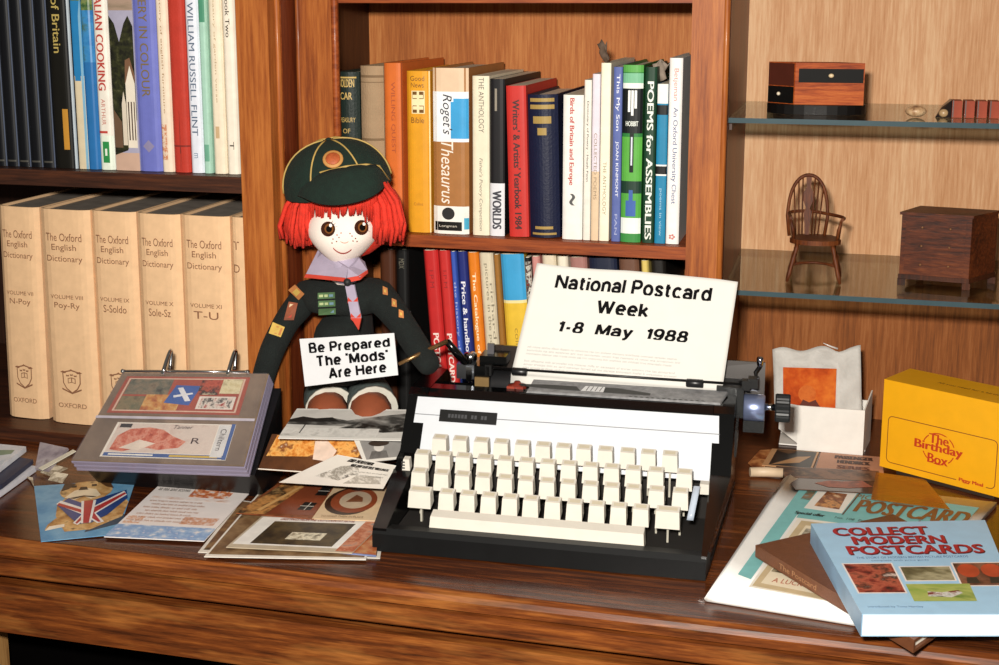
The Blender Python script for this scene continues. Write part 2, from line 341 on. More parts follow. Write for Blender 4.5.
# ------------------------------------------------------------------ books
def book(label, grp, x0, x1, zb, zt, ys, depth, col, bands=(), texts=(), polys=(), rnd=.004, p=4, lean=0, hard=True, cover=None, rough=.4, cloth=0, name='book', page=None):
    t = x1 - x0; h = zt - zb; a = radians(lean); h = h/cos(a)
    xb = x0 + h*sin(a)
    zb = zb + max(0, -t*sin(a))
    M = Matrix.Translation((xb, ys, zb)) @ Matrix.Rotation(-a, 4, 'Y')
    th = thing(name, (xb+t/2, ys+depth/2, zb), label, 'book', grp)
    cm = paint(col, rough+.1, .06, bump=cloth, scale=80, spec=.25) if isinstance(col, str) else col
    N = 10; f = lambda x: rnd*abs(2*min(max(x/t, 0), 1)-1)**p
    c = min(.0022 if hard else .0008, t*.18)
    out = [(0, depth)] + [(t*i/N, f(t*i/N)) for i in range(N+1)] + [(t, depth)]
    inn = [(c, depth)] + [(c+(t-2*c)*i/N, f(t*i/N)+c) for i in range(N+1)] + [(t-c, depth)]
    b = MB(M); n = len(out)
    vs = [(x, y, 0) for x, y in out] + [(x, y, 0) for x, y in inn] + [(x, y, h) for x, y in out] + [(x, y, h) for x, y in inn]
    fs = []
    for i in range(n-1):
        fs += [(i, i+1, 2*n+i+1, 2*n+i), (n+i+1, n+i, 3*n+i, 3*n+i+1), (i+1, i, n+i, n+i+1), (2*n+i, 2*n+i+1, 3*n+i+1, 3*n+i)]
    fs += [(0, 2*n, 3*n, n), (n-1, 2*n-1, 4*n-1, 3*n-1)]
    b.add(vs, fs, cm)
    for k, bd in enumerate(bands):
        z0, z1, bc = bd[:3]; u0, u1 = (bd[3], bd[4]) if len(bd) > 4 else (0, 1)
        e = .00022 + .00010*k; bm_ = paint(bc, rough+.1, .06, spec=.25) if isinstance(bc, str) else bc
        b.grid(lambda u, v: (t*(u0+(u1-u0)*u), f(t*(u0+(u1-u0)*u))-e, h*(z0+(z1-z0)*v)), 9, 2, bm_, False)
    for k, (pm, pts) in enumerate(polys):
        pm = paint(pm, rough+.1, .06, spec=.25) if isinstance(pm, str) else pm
        b.add([(t*u, f(t*u) - .0003 - .00006*(len(bands)+k+1), h*v) for u, v in pts], [tuple(range(len(pts)))], pm)
    for tx in texts:
        st, zc, ln, ht, tc = tx[:5]; kw = tx[5] if len(tx) > 5 else {}
        xc = kw.get('x', .5)*t; e = .00032 + .0001*(len(bands)+len(polys)+1)
        fn = (lambda A, B: (xc+A, f(xc+A)-e, h*zc+B)) if kw.get('h') else (lambda A, B: (xc+B, f(xc+B)-e, h*zc-A))
        if kw.get('h'): b.text(st, fn, t*ln, h*ht, paint(tc, .5, 0), kw.get('shear', 0), kw.get('bold', 0))
        else: b.text(st, fn, h*ln, t*ht, paint(tc, .5, 0), kw.get('shear', 0), kw.get('bold', 0))
    b.build('cover', th)
    hh = .003 if hard else .0003
    b = MB(M); b.box((c+.0001, f(0)*.5+c+.001+rnd*.5, hh), (t-c-.0001, depth-(.003 if hard else .0003), h-hh), page or PAGE); b.build('page_block', th)
    return th
def X_at(px, py, Y): return py_(px, py, Y).x
def row(data, grp, Y, zb, ptop, depth, gap=.0004):
    for d in data:
        Yr = Y + d.get('rnd', .004); x0 = X_at(d['l'], d.get('py', ptop), Yr) + gap/2; x1 = X_at(d['r'], d.get('py', ptop), Yr) - gap/2
        mid = (d['l']+d['r'])/2
        zt = d['zt'] if 'zt' in d else py_(mid, d['top'], Y).z
        kw = {k: d[k] for k in ('bands', 'texts', 'polys', 'rnd', 'p', 'lean', 'hard', 'rough', 'cloth', 'page') if k in d}
        book(d['label'], grp, x0, x1, zb, zt, Y + d.get('dy', 0), d.get('d', depth), d['c'], **kw)
# upper left shelf
G1 = 'books on the upper left shelf'
ys = 1.30; zb = 1.0662
dat = []
navy = '#0d0f14'
edges = [-7, 5, 17, 29, 41, 53.5]
pos = ['leftmost', 'second from left', 'third from left', 'fourth from left', 'fifth from left']
for i in range(5):
    dat.append(dict(l=edges[i], r=edges[i+1], zt=1.345+.002*(i%2), c=navy, rnd=.0035, p=3, bands=[(0, 1, '#4c566c', .93, .985), (.02, .027, '#4c4a44', .1, .85)],
        label='near black bound volume, %s of five at the upper left shelf end' % pos[i]))
dat += [
 dict(l=54, r=72, zt=1.37, c='#14130f', rnd=.002, texts=[('Atlas of Britain', .59, .33, .42, '#b9a45c', dict(bold=.01))], bands=[(.07, .22, '#c08a35', .55, .85)], label='black atlas with gold spine lettering beside the five near black volumes'),
 dict(l=72, r=77, zt=1.31, c='#20242a', bands=[(0, 1, '#b9c4cc', .6, .95)], label='very thin dark book with pale edge right of the black atlas'),
 dict(l=77, r=87, zt=1.34, c='#3f8fc0', rnd=.0006, bands=[(0, .38, '#dccdae'), (.38, .68, '#2a7fb8'), (.68, .82, photo(['#3f6a5a', '#5a7a4a', '#2f6f9a'], 120)), (.82, 1, '#2c6ea6')], polys=[('#7fb0cc', [(.75, .0), (.98, .0), (.98, .70), (.75, .62)]), ('#2a7fb8', [(.1, .36), (.7, .36), (.7, .42), (.1, .42)])], label='thin blue picture jacket with cream lower half on the upper left shelf'),
 dict(l=87, r=99, zt=1.35, c='#2a6fae', bands=[(.62, 1, photo(['#25402a', '#4b6b3e', '#7e8b52', '#2c4a5c'], 120)), (.42, .62, photo(['#2a6fae', '#3d8ac4', '#49684a'], 60)), (0, .42, '#2a6fae')], label='blue book with leafy green photograph at top, left of the red lettered cookery book'),
 dict(l=99, r=113.5, zt=1.33, c='#ece6da', bands=[(.0, .145, '#e6efe0'), (.03, .12, '#2f8a4a', .3, .75), (.06, .09, '#e6efe0', .45, .6), (.155, .165, '#c0473f', .05, .7)], texts=[('ITALIAN COOKING', .55, .43, .50, '#b8453c', dict(bold=.012)), ('ARTHUR', .245, .11, .28, '#c0796c')], label='white cookery book with red capital letters down its spine'),
 dict(l=114, r=138, zt=1.35, c='#a9a6bc', rough=.3, rnd=.0004, bands=[(0, .07, '#c9a894'), (.62, .70, photo(['#8b7b68', '#a78f7d', '#b39a8c'], 60, st=(.3, 1, 2))), (.70, .76, '#b59c94'), (.76, 1, '#b3b0c6')],
   polys=[(photo(['#14130f', '#23241a', '#34361f', '#55543a'], 120), [(0, .06), (.55, .08), (.98, .20), (.98, .56), (.80, .60), (.62, .57), (.40, .50), (.22, .57), (0, .60)]), ('#d9cdbb', [(.38, .10), (.38, .26), (.47, .31), (.56, .26), (.56, .10)]), ('#e6dccb', [(.58, .09), (.58, .34), (.78, .41), (.96, .34), (.96, .09)]), ('#7a5a44', [(.56, .34), (.60, .43), (.80, .44), (.98, .37), (.98, .34), (.78, .41), (.58, .34)]), ('#4a362c', [(.64, .12), (.69, .12), (.69, .27), (.64, .27)]), ('#4a362c', [(.76, .12), (.81, .12), (.81, .27), (.76, .27)]), ('#4a362c', [(.88, .12), (.92, .12), (.92, .27), (.88, .27)]), ('#6a5240', [(.02, .09), (.36, .09), (.36, .19), (.02, .24)])],
   label='thick picture jacket showing sky, dark trees and a village street'),
 dict(l=138, r=161, zt=1.345, c='#6d74c0', texts=[('COOKERY IN COLOUR', .56, .53, .36, '#7a6742', dict(bold=.008)), ('◆', .10, .05, .5, '#8d86a8')], label='thick periwinkle blue cookery book with brown capitals'),
 dict(l=161, r=173, zt=1.33, c='#ead9c3', bands=[(.05, .2, photo(['#ead9c3', '#c8764a', '#ead9c3', '#b4683c'], 220), .1, .6), (.9, .99, photo(['#ead9c3', '#c8764a', '#8a6a3a'], 220), .1, .8)], texts=[('the story of english furniture', .52, .55, .22, '#a98a68')], label='cream book with small orange ornaments between blue cookery book and red book'),
 dict(l=173, r=189.5, zt=1.335, c='#b8392b', cloth=.2, rough=.55, bands=[(.105, .112, '#7e2a22'), (.78, .785, '#7e2a22')], texts=[('A', .13, .1, .25, '#7e2a22', dict(h=1))], label='plain red cloth book on the upper left shelf'),
 dict(l=190, r=203, zt=1.34, c='#dfe3ee', texts=[('SIR WILLIAM RUSSELL FLINT', .45, .60, .46, '#5a6a80', dict(bold=.008)), ('m', .07, .02, .3, '#7a8aa0')], label='pale bluish white art book with grey blue capitals down the spine'),
 dict(l=203, r=211.5, zt=1.33, c='#a5cdbb', bands=[(.62, .8, '#4d8f72', .15, .85), (.05, .12, '#6ba58c', .2, .8)], label='thin pale green book on the upper left shelf'),
 dict(l=213, r=226, zt=1.325, c='#e9dcc4', texts=[('a treasury of garden verse', .55, .5, .2, '#b59d7d')], bands=[(.15, .2, '#c8ab84', .3, .6)], label='cream spined book beside the pale green one'),
 dict(l=226.5, r=239, zt=1.35, c='#eee4d3', texts=[('Cook Book Two', .65, .26, .34, '#453c34', dict(bold=.01)), ('T', .11, .03, .35, '#453c34')], label='ivory book with black heading, rightmost on the upper left shelf'),
]
row(dat, G1, ys, zb, 120, .20)
# dictionary volumes
G2 = 'dictionary volumes on the lower left shelf'
ox = [(-.5, 39.5, 'VII', 'N-Poy', 0), (41, 90, 'VIII', 'Poy-Ry', -.004), (91.5, 136, 'IX', 'S-Soldo', -.002), (137.5, 180, 'X', 'Sole-Sz', -.005), (181.5, 229.5, 'XI', 'T-U', -.004), (231, 262, 'XII', 'V-Z', -.003)]
CRM = '#e6bf95'; INK = '#8a6046'
for i, (l, r, vol, rng, dy) in enumerate(ox):
    Y = 1.300 + dy; x0 = X_at(l, 212, Y+.006); x1 = X_at(r, 212, Y+.006)
    if i == 5: x1 = -.6118
    tt = [('The Oxford', .875, .72, .036, INK, dict(h=1)), ('English', .825, .50, .036, INK, dict(h=1)), ('Dictionary', .773, .72, .036, INK, dict(h=1)),
          ('VOLUME '+vol, .60, .66, .018, INK, dict(h=1)), (rng, .557, .52, .034, INK, dict(h=1)), ('OXFORD', .088, .58, .022, INK, dict(h=1))]
    bn = []; sh = lambda k, c=.205: [(.5+k*a_, c+k*b_) for a_, b_ in ((-.16, .035), (0, .045), (.16, .035), (.155, -.01), (.10, -.034), (0, -.052), (-.10, -.034), (-.155, -.01))]
    pl = [(INK, sh(1.18)), (CRM, sh(1.04)), (INK, [(.42, .192), (.5, .197), (.58, .192), (.58, .217), (.5, .222), (.42, .217)]), (CRM, [(.435, .196), (.49, .2), (.49, .218), (.435, .214)]), (CRM, [(.51, .2), (.565, .196), (.565, .214), (.51, .218)])]
    for cx_, cz_ in ((.42, .228), (.5, .232), (.58, .228)): pl.append((INK, [(cx_-.028, cz_-.002), (cx_-.03, cz_+.007), (cx_, cz_+.003), (cx_+.03, cz_+.007), (cx_+.028, cz_-.002)]))
    pl += [(INK, [(.27, .245), (.33, .252), (.40, .243), (.36, .24)]), (INK, [(.73, .245), (.67, .252), (.60, .243), (.64, .24)]), (INK, [(.44, .252), (.5, .262), (.56, .252)]), (INK, [(.30, .17), (.5, .15), (.70, .17), (.70, .163), (.5, .143), (.30, .163)])]
    if i == 5: tt = [('T', .875, .2, .036, INK, dict(h=1, x=.2)), ('D', .773, .2, .036, INK, dict(h=1, x=.2))]; bn = []; pl = []
    lab = ['cream dictionary volume at the far left end of the lower shelf, spine reading N-Poy', 'cream dictionary volume with spine reading Poy-Ry, partly behind the album corner', 'cream dictionary volume with spine reading S-Soldo above left album ring',
           'cream dictionary volume with spine reading Sole-Sz behind the album', 'cream dictionary volume with spine reading T-U behind the right album ring', 'cream dictionary volume mostly hidden by the bookcase upright at the right end'][i]
    book(lab, G2, x0, x1, .765, 1.019, Y, .20, CRM, bn, tt, pl, rnd=.006, p=5, rough=.5, lean=-1.1 if i == 0 else -.35, page=paint('#8a8076', .8, .2), name='dictionary_volume')
# middle upper shelf
G3 = 'books on the middle upper shelf'
Y = 1.358; zb = 1.0006
dat = [
 dict(l=336, r=360, top=72, c='#1b2723', rnd=.006, p=2, cloth=.2, d=.15, texts=[('GOLDEN', .93, .66, .05, '#c3a55d', dict(h=1, bold=.01)), ('CAR', .85, .5, .045, '#c3a55d', dict(h=1, bold=.01)), ('TREASURY', .70, .7, .03, '#c3a55d', dict(h=1)), ('OF', .63, .3, .03, '#c3a55d', dict(h=1)), ('VERSE', .56, .5, .03, '#c3a55d', dict(h=1))], bands=[(.96, .97, '#c3a55d', .1, .9), (.50, .51, '#c3a55d', .1, .9)], label='dark green cloth book with gold stamped bands above the cap of the doll'),
 dict(l=361, r=384, top=66, c='#a58a6c', rnd=.006, p=2, cloth=.35, rough=.7, d=.15, bands=[(.93, .945, '#7d654b'), (.90, .905, '#7d654b'), (.55, .565, '#7d654b')], label='beige cloth book with rounded spine behind the doll'),
 dict(l=384.5, r=403, top=63, c='#d06a2c', rnd=.003, texts=[('WILLING QUEST', .68, .42, .26, '#a84d24', dict(bold=.01))], bands=[(0, 1, '#8a3f1c', .93, 1)], label='tall orange book with faint brown title behind the doll'),
 dict(l=407, r=430.5, top=71, c='#dd9a23', rnd=.004, texts=[('Good', .955, .6, .03, '#7a4d18', dict(h=1)), ('News', .915, .55, .03, '#7a4d18', dict(h=1)), ('Bible', .70, .55, .035, '#7a4d18', dict(h=1)), ('Collins', .18, .4, .018, '#a06a20', dict(h=1))],
      bands=[(.74, .88, '#f0dfb0', .24, .80), (.745, .875, '#6e4a1c', .28, .76), (.79, .83, '#f0dfb0', .24, .80), (.74, .88, '#f0dfb0', .47, .57), (.765, .785, '#f0dfb0', .3, .74), (.835, .855, '#f0dfb0', .3, .74), (0, 1, '#efd9a4', .955, 1)], label='golden yellow bible with square cross emblem on its spine'),
 dict(l=433, r=469, top=68, c='#a5703f', rnd=.004, p=6, bands=[(.86, 1, '#e0c3a4'), (.56, .86, '#eef0f2'), (.58, .80, '#3f9fd6', .52, 1), (.80, .82, '#3f9fd6', .6, 1), (.0, .17, '#ece9e2'), (.02, .075, '#15130f', .05, .82), (.03, .10, '#49a6c8', .88, 1)],
      texts=[('Roget\'s', .725, .24, .34, '#2b2a33', dict(shear=.25, x=.40)), ('Thesaurus', .375, .38, .34, '#f0e6d8', dict(shear=.25, x=.42)), ('●', .125, .36, .075, '#1a1a1a', dict(h=1, x=.44)), ('Longman', .047, .5, .018, '#d8d0c0', dict(h=1, x=.43))], label='thick thesaurus with white, blue and brown spine and italic title'),
 dict(l=472.5, r=489.5, top=76, c='#e6ddc4', rnd=.002, texts=[('THE ANTHOLOGY', .82, .34, .32, '#6d675c', dict(x=.55)), ('Fisher\'s Poetry Competition', .26, .46, .26, '#6d675c', dict(shear=.2))], label='cream paperback anthology right of the thesaurus', hard=False),
 dict(l=490, r=505, top=79, c='#18171a', rnd=.002, d=.17, bands=[(0, .34, '#dcdde2'), (.80, .94, '#8d8578', .35, .5)], texts=[('WORLDS', .17, .25, .62, '#3a3a44', dict(bold=.015))], hard=False, label='black book with white lower spine lettered WORLDS'),
 dict(l=506, r=526, top=86, c='#c0322c', lean=1.5, rnd=.002, hard=False, texts=[("Writers' & Artists' Yearbook 1984", .48, .86, .36, '#3a1414', dict(bold=.012))], label='red yearbook leaning left with black lettering down its spine'),
 dict(l=527.5, r=558, top=95, c='#171c36', lean=1.5, rnd=.007, p=2, cloth=.2, bands=[(.95, .975, '#a58a4e', .1, .9), (.90, .93, '#a58a4e', .1, .9), (.80, .85, '#a58a4e', .2, .8), (.72, .77, '#a58a4e', .35, .65), (.06, .08, '#a58a4e', .2, .8), (.02, .035, '#a58a4e', .1, .9)], label='thick dark navy cloth book with gold bands and rounded spine'),
 dict(l=563.5, r=584, top=95, c='#e9e6e0', hard=False, rnd=.002, texts=[('Birds of Britain and Europe', .68, .60, .30, '#b5423a', dict(bold=.012, x=.42)), ('~', .28, .08, .3, '#4a4a4a')], label='white bird guide with red lettering down its spine'),
 dict(l=584.5, r=592, top=80, c='#e4dfd4', hard=False, rnd=.001, texts=[('Dictionary of Poetry · Heath Penn', .62, .5, .36, '#463f3a', dict(bold=.01))], label='thin ivory paperback right of the white bird guide'),
 dict(l=592.5, r=600.5, top=74, c='#ddd3dd', hard=False, rnd=.001, bands=[(0, .42, '#d9bf9f')], texts=[('COLLECTED POEMS', .45, .4, .4, '#8f7b62')], label='thin lilac and tan paperback left of the cream book with a feather'),
 dict(l=601, r=611, top=63, c='#efe6cf', rnd=.001, hard=False, texts=[('THE ANTHOLOGY', .30, .3, .36, '#8f8468')], label='tall cream book with a dark bookmark rising from its top'),
 dict(l=613.5, r=622.5, top=67, c='#5866a2', rnd=.001, hard=False, texts=[('This My Son', .80, .32, .5, '#dfe2ee', dict(bold=.01)), ('JOAN KINMONT', .42, .32, .4, '#dfe2ee', dict(bold=.01)), ('PAN', .1, .12, .3, '#a9b0d0')], label='slim blue book with white lettering left of the ornate green one'),
 dict(l=623, r=643.5, top=65, c='#2f7a3c', rnd=.003, p=3, bands=[(.96, 1, '#57a04c'), (.90, .955, '#79b892'), (.87, .9, '#e9efe6'), (.62, .87, '#14181a'), (.35, .60, '#5aa845'), (.28, .35, '#1d3a2c'), (.14, .28, '#54a343'), (.05, .14, '#e6ece6'), (0, .05, '#3c8a44'), (.74, .86, '#f0f2ee', .28, .40), (.72, .86, '#f0f2ee', .44, .56), (.76, .86, '#f0f2ee', .60, .72), (.40, .62, '#101816', .40, .60), (.44, .60, '#d7dde8', .46, .54), (.15, .24, '#3f62a8', .25, .75), (.22, .30, '#3f62a8', .4, .6)], texts=[('HOBBIT', .675, .62, .028, '#e9efe6', dict(h=1, bold=.01))], label='green, black and white ornamented book with blue peaks on its spine'),
 dict(l=645, r=657, top=67, c='#1c3d2a', rnd=.002, texts=[('POEMS for ASSEMBLIES', .47, .90, .55, '#e2e7dd', dict(bold=.02))], label='dark green book of poems with bold white lettering'),
 dict(l=657.5, r=668.5, top=84, c='#1e7ea6', rnd=.001, hard=False, bands=[(.88, 1, '#ecece6'), (.81, .87, '#161616'), (.44, .49, '#161616'), (.43, .44, '#ecece6'), (.49, .50, '#ecece6')], texts=[('poems in view', .2, .3, .3, '#9fc6d8')], label='teal paperback with black and white bands'),
 dict(l=669, r=682.5, top=58, c='#eeeae6', rnd=.002, texts=[('Betjeman', .86, .17, .45, '#c0736c', dict()), ('An Oxford University Chest', .48, .52, .45, '#4a5a86', dict(bold=.006)), ('✿', .04, .03, .5, '#c0736c')], label='tall white book at the right end of the middle shelf with pink and blue lettering'),
]
row(dat, G3, Y, zb, 95, .155)
def leafy(name, label, cat, pts, m, w):
    b = MB()
    c = [Vector(p) for p in pts]
    b.slab(lambda u, v, o: c[0].lerp(c[1], v) + (c[2]-c[1])*(v*v) + Vector((w*(u-.5)*(1.1-.35*sin(3.5*pi*v)), .004*sin(7*v+3*u)+o, .003*sin(9*u+4*v))), 6, 8, .0006, m)
    return tag(b.build(name, None, pts[0]), label, cat)
leafy('bookmark', 'ragged dark feather bookmark poking up from the tall cream book', 'bookmark', [py_(606, 62.6, 1.372), py_(603, 50, 1.372), py_(602, 42, 1.372)], paint('#5c4a3c', .8, .3), .008)
leafy('dried_leaf', 'crumpled grey brown leaf lying on top of the teal and green books', 'leaf', [py_(655, 83, 1.39), py_(659, 68, 1.375), py_(662, 62, 1.37)], paint('#8b7d70', .8, .3), .014)
# middle lower shelf
G4 = 'books on the middle lower shelf'
Y = 1.375; zb = .7512; L = 4.0
dat = [
 dict(l=380, r=395, top=250, c='#4a2716', d=.13, lean=0, py=252, label='brown book deep in the shade behind the arm of the doll'),
 dict(l=396, r=409, top=250, c='#141414', d=.13, lean=0, py=252, texts=[('MDX', .93, .05, .4, '#6e6a5c')], label='black book in the shade left of the red catalogues'),
 dict(l=423.5, r=438, top=251, c='#c02a2a', lean=L, hard=False, texts=[('POSTCARD CATALOGUE', .30, .56, .40, '#f0d9d0', dict(bold=.02)), ('I.P.M.', .85, .1, .3, '#8e1e20')], label='left one of two red postcard catalogues leaning left'),
 dict(l=438.5, r=450, top=251, c='#c4302e', lean=L, hard=False, texts=[('POSTCARD CATALOGUE', .30, .56, .45, '#f0d9d0', dict(bold=.02)), ('I.P.M.', .85, .1, .3, '#8e1e20')], label='right one of two red postcard catalogues, next to the slim mid blue book'),
 dict(l=450.5, r=456.5, top=252, c='#3a57b0', lean=L, hard=False, texts=[('the history of cards', .6, .5, .5, '#a9b6dc')], label='slim mid blue book between red catalogue and navy book'),
 dict(l=457, r=467, top=252, c='#232e74', lean=L, hard=False, texts=[('Price & handbook of Great Britain', .45, .80, .45, '#e8e8f0', dict(bold=.02))], label='navy book with white lettering left of the orange one'),
 dict(l=467.5, r=478.5, top=253, c='#dd7c1e', lean=L, hard=False, texts=[('The Catalogue of Picture Postcards', .48, .84, .40, '#f6e2bc', dict(bold=.02))], label='bright orange book with pale lettering'),
 dict(l=479, r=493, top=254, c='#d5cab0', lean=L, hard=False, texts=[('pictures in the post a new history', .55, .8, .3, '#857c68'), ('richard and david', .5, .7, .2, '#857c68', dict(x=.8))], label='cream book with small grey print right of the orange one'),
 dict(l=493.5, r=500, top=255, c='#9a6a2e', lean=L, hard=False, label='narrow tan brown book left of the yellow and blue one'),
 dict(l=500.5, r=524, top=255, c='#e3bb3c', lean=L, hard=False, bands=[(.77, 1, '#3f9fd2'), (.755, .77, '#efe0a0')], texts=[('collecting postcards', .38, .5, .26, '#a9892c')], label='yellow book with sky blue top beside the paper sheet'),
 dict(l=524.5, r=531, top=258, c='#191919', lean=L, hard=False, bands=[(.7, .98, photo(['#191919', '#e0dccf', '#191919', '#b04a42'], 260))], label='thin black book with chequered spine beside the yellow one'),
 dict(l=531.5, r=540, top=257, c='#c98b84', lean=L, hard=False, label='pinkish book just left of the paper sheet'),
 dict(l=542, r=556, top=256, c='#dccfb6', lean=L, hard=False, label='cream book with its top just above the left paper corner'),
 dict(l=557, r=568, top=257, c='#e8e0cc', lean=L, hard=False, label='ivory book peeping over the paper sheet'),
 dict(l=570, r=587, top=258, c='#a3736c', lean=L, hard=False, label='dusky pink book peeping over the paper sheet'),
 dict(l=589, r=617, top=259, c='#1d2338', lean=L, label='thick dark navy book peeping over the paper sheet'),
 dict(l=619, r=639, top=260, c='#6b4a3a', lean=L, label='brown book peeping over the paper sheet'),
 dict(l=641, r=649, top=261, c='#d8c06a', lean=L, hard=False, label='thin yellow book peeping over the paper sheet'),
 dict(l=651, r=666, top=261, c='#1a1714', lean=L, label='black book at the right end of the lower middle row'),
]
for d in dat: d.setdefault('py', 255)
row(dat, G4, Y, zb, 255, .15)

# ------------------------------------------------------------------ typewriter (own frame: x along its front, y to its back)
TA = Vector((-.404, 1.0715, .7504)); TYAW = radians(2.5)
TM = Matrix.Translation(TA) @ Matrix.Rotation(TYAW, 4, 'Z')
tux = Vector((cos(TYAW), sin(TYAW), 0)); tuy = Vector((-sin(TYAW), cos(TYAW), 0))
def tl(px, py, yl):
    P = pn(px, py, TA + tuy*yl, tuy) - TA; return Vector((P.dot(tux), yl, P.z))
tw = thing('typewriter', TM @ Vector((.155, .13, 0)), 'portable manual typewriter with black case, white panel and cream keys holding a paper sheet', 'typewriter')
CASE = paint('#08090a', .16, .1, spec=.45, coat=.15); CASEM = paint('#131516', .4, .15, bump=.2, scale=120); CHROME = paint('#cfd3d8', .12, .02, metal=1); STEEL = paint('#8d9096', .3, .05, metal=1)
KEYM = paint('#d6d1c6', .5, .03, spec=.3); PANEL = paint('#d2d6dc', .4, .02, spec=.3)
def xl(y): return -.001 - .007*min(1, y/.118)
def xr(y): return .304 + .016*min(1, y/.118)
def sideprism(b, prof, fa, fb, m, bevel=0): b.prism(prof, lambda y, z: (fa(y), y, z), lambda y, z: (fb(y), y, z), m, bevel)
b = MB(TM)
sideprism(b, [(0.002, .001), (0.002, .018), (.006, .0225), (.022, .020), (.024, .006), (.243, .006), (.247, .001)], xl, xr, paint('#090a0b', .5, .2, spec=.25), .0015)      # pan and front lip
cheek = [(.004, .006), (.004, .0228), (.116, .0570), (.151, .1075), (.160, .1125), (.232, .1125), (.243, .105), (.2475, .03), (.245, .0062)]
sideprism(b, cheek, xl, lambda y: .012, CASE, .002)
sideprism(b, cheek, lambda y: .300, xr, CASE, .002)
sideprism(b, [(.1185, .0475), (.1185, .0525), (.151, .1065), (.160, .1122), (.176, .1122), (.176, .104), (.16, .1)], lambda y: .0125, lambda y: .2995, CASE, .001)   # hood carrying the white panel
sideprism(b, [(.238, .0062), (.238, .096), (.245, .094), (.245, .0062)], lambda y: .0125, lambda y: .2995, CASE)
b.build('body', tw)
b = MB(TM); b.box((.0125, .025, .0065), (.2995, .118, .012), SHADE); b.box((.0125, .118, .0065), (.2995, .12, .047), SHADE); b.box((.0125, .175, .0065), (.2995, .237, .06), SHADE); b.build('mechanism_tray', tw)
# white panel, lying on the slope between (y .118, z .0535) and (y .150, z .1045)
n = Vector((0, -.0545, .0325)).normalized()
def pan(x, v, e=0): return Vector((x, .1165+.0335*v, .0505+.0555*v)) + n*e
b = MB(TM); c = [pan(.0005, 0, .0002), pan(.3085, 0, .0002), pan(.3055, .985, .0002), pan(.0025, .985, .0002)]
b.hexa(c + [p + n*.0016 for p in c], PANEL, .0006)
pb = b.build('front_panel', tw)
b = MB(TM); b.hexa([pan(.0020, .700, .0018), pan(.3070, .700, .0018), pan(.3070, .712, .0018), pan(.0020, .712, .0018)] + [pan(.0020, .700, .0021), pan(.3070, .700, .0021), pan(.3070, .712, .0021), pan(.0020, .712, .0021)], paint('#77797e', .5)); b.build('groove', pb)
b = MB(TM); c = [pan(.0280, .61, .0018), pan(.0870, .61, .0018), pan(.0870, .80, .0018), pan(.0280, .80, .0018)]; b.hexa(c + [p + n*.0014 for p in c], paint('#141414', .3), .0004)

for k in range(12):
    if k in (6, 9): continue
    b.add([pan(.037+.0034*k+a_, .705+v_, .0034) for a_, v_ in ((0, -.03), (.0024, -.03), (.0024, .03), (0, .03))], [(0, 1, 2, 3)], paint('#3c3d40', .4, 0))
b.build('name_plate', pb)
# keys
def key(name, x, y, zc, w, h=.0162, dep=.0125, stem=True):
    b = MB(TM); z0 = zc - h/2; z1 = zc + h/2; tp = .0008
    f0 = y - dep*.5
    c = [(x-w/2, f0, z0), (x+w/2, f0, z0), (x+w/2, f0+dep, z0+.0035), (x-w/2, f0+dep, z0+.0035), (x-w/2+tp, f0+.0022, z1-.0005), (x+w/2-tp, f0+.0022, z1-.0005), (x+w/2-tp, f0+dep-.001, z1+.0018), (x-w/2+tp, f0+dep-.001, z1+.0018)]
    b.hexa(c, KEYM, .0028, 3)
    b.add([(x-w/2+tp+.002, f0+.0048, z1+.0002), (x+w/2-tp-.002, f0+.0048, z1+.0002), (x+w/2-tp-.002, f0+dep-.003, z1+.0016), (x-w/2+tp+.002, f0+dep-.003, z1+.0016)], [(0, 1, 2, 3)], paint('#c9bfa8', .5, .02, spec=.3))
    k = b.build(name, tw)
    if stem:
        b = MB(TM); b.box((x-.0009, y+.001, max(.012, zc-.036)), (x+.0009, y+.005, z0+.001), paint('#b5b0a2', .4)); b.build('key_lever', k)
rows = [(.109, [440.3, 460.5, 481.6, 501.5, 522.6, 543.4, 563.5, 584, 605.5, 627.7, 648.3, 670], 446, 462, 440, 670),
        (.090, [422.8, 444, 463.8, 485, 505.5, 526.8, 548, 569, 590.7, 611.9, 633.4, 656, 684.4], 462, 480, 423, 684),
        (.071, [419.8, 442.3, 463.1, 483.6, 505.5, 526.3, 547.5, 568.5, 590.7, 611.9, 633.4, 656.6, 680.4], 479, 500, 420, 680),
        (.052, [447.3, 468.1, 489.3, 510.4, 531.2, 553.2, 574.8, 597, 618.8, 641], 500.7, 516, 447, 641)]
zrow = [.0697, .0594, .0478, .0362]
for (yl, xs, ya, yb_, xa, xb_), zc in zip(rows, zrow):
    for x in xs:
        v = tl(x, ya + (yb_-ya)*(x-xa)/(xb_-xa), yl); key('key', v.x, yl, zc, .0154)
key('shift_key', .0317, .052, .0362, .0225); key('shift_key', .2663, .052, .0362, .0225)
b = MB(TM); b.hexa([(.0475, .022, .0150), (.2480, .022, .0150), (.2480, .038, .0165), (.0475, .038, .0165), (.0485, .0245, .0300), (.2470, .0245, .0300), (.2470, .036, .0325), (.0485, .036, .0325)], KEYM, .0022, 3); b.box((.062, .0215, .0125), (.078, .030, .0152), KEYM, .0005)
b.box((.08, .031, .012), (.084, .034, .016), STEEL); b.box((.21, .031, .012), (.214, .034, .016), STEEL); b.build('space_bar', tw)
v = tl(406.5, 464, .09); b = MB(TM); b.hexa([(v.x-.004, .088, v.z-.006), (v.x+.004, .088, v.z-.006), (v.x+.004, .096, v.z-.005), (v.x-.004, .096, v.z-.005), (v.x-.003, .089, v.z+.005), (v.x+.003, .089, v.z+.005), (v.x+.003, .096, v.z+.006), (v.x-.003, .096, v.z+.006)], KEYM, .0015)
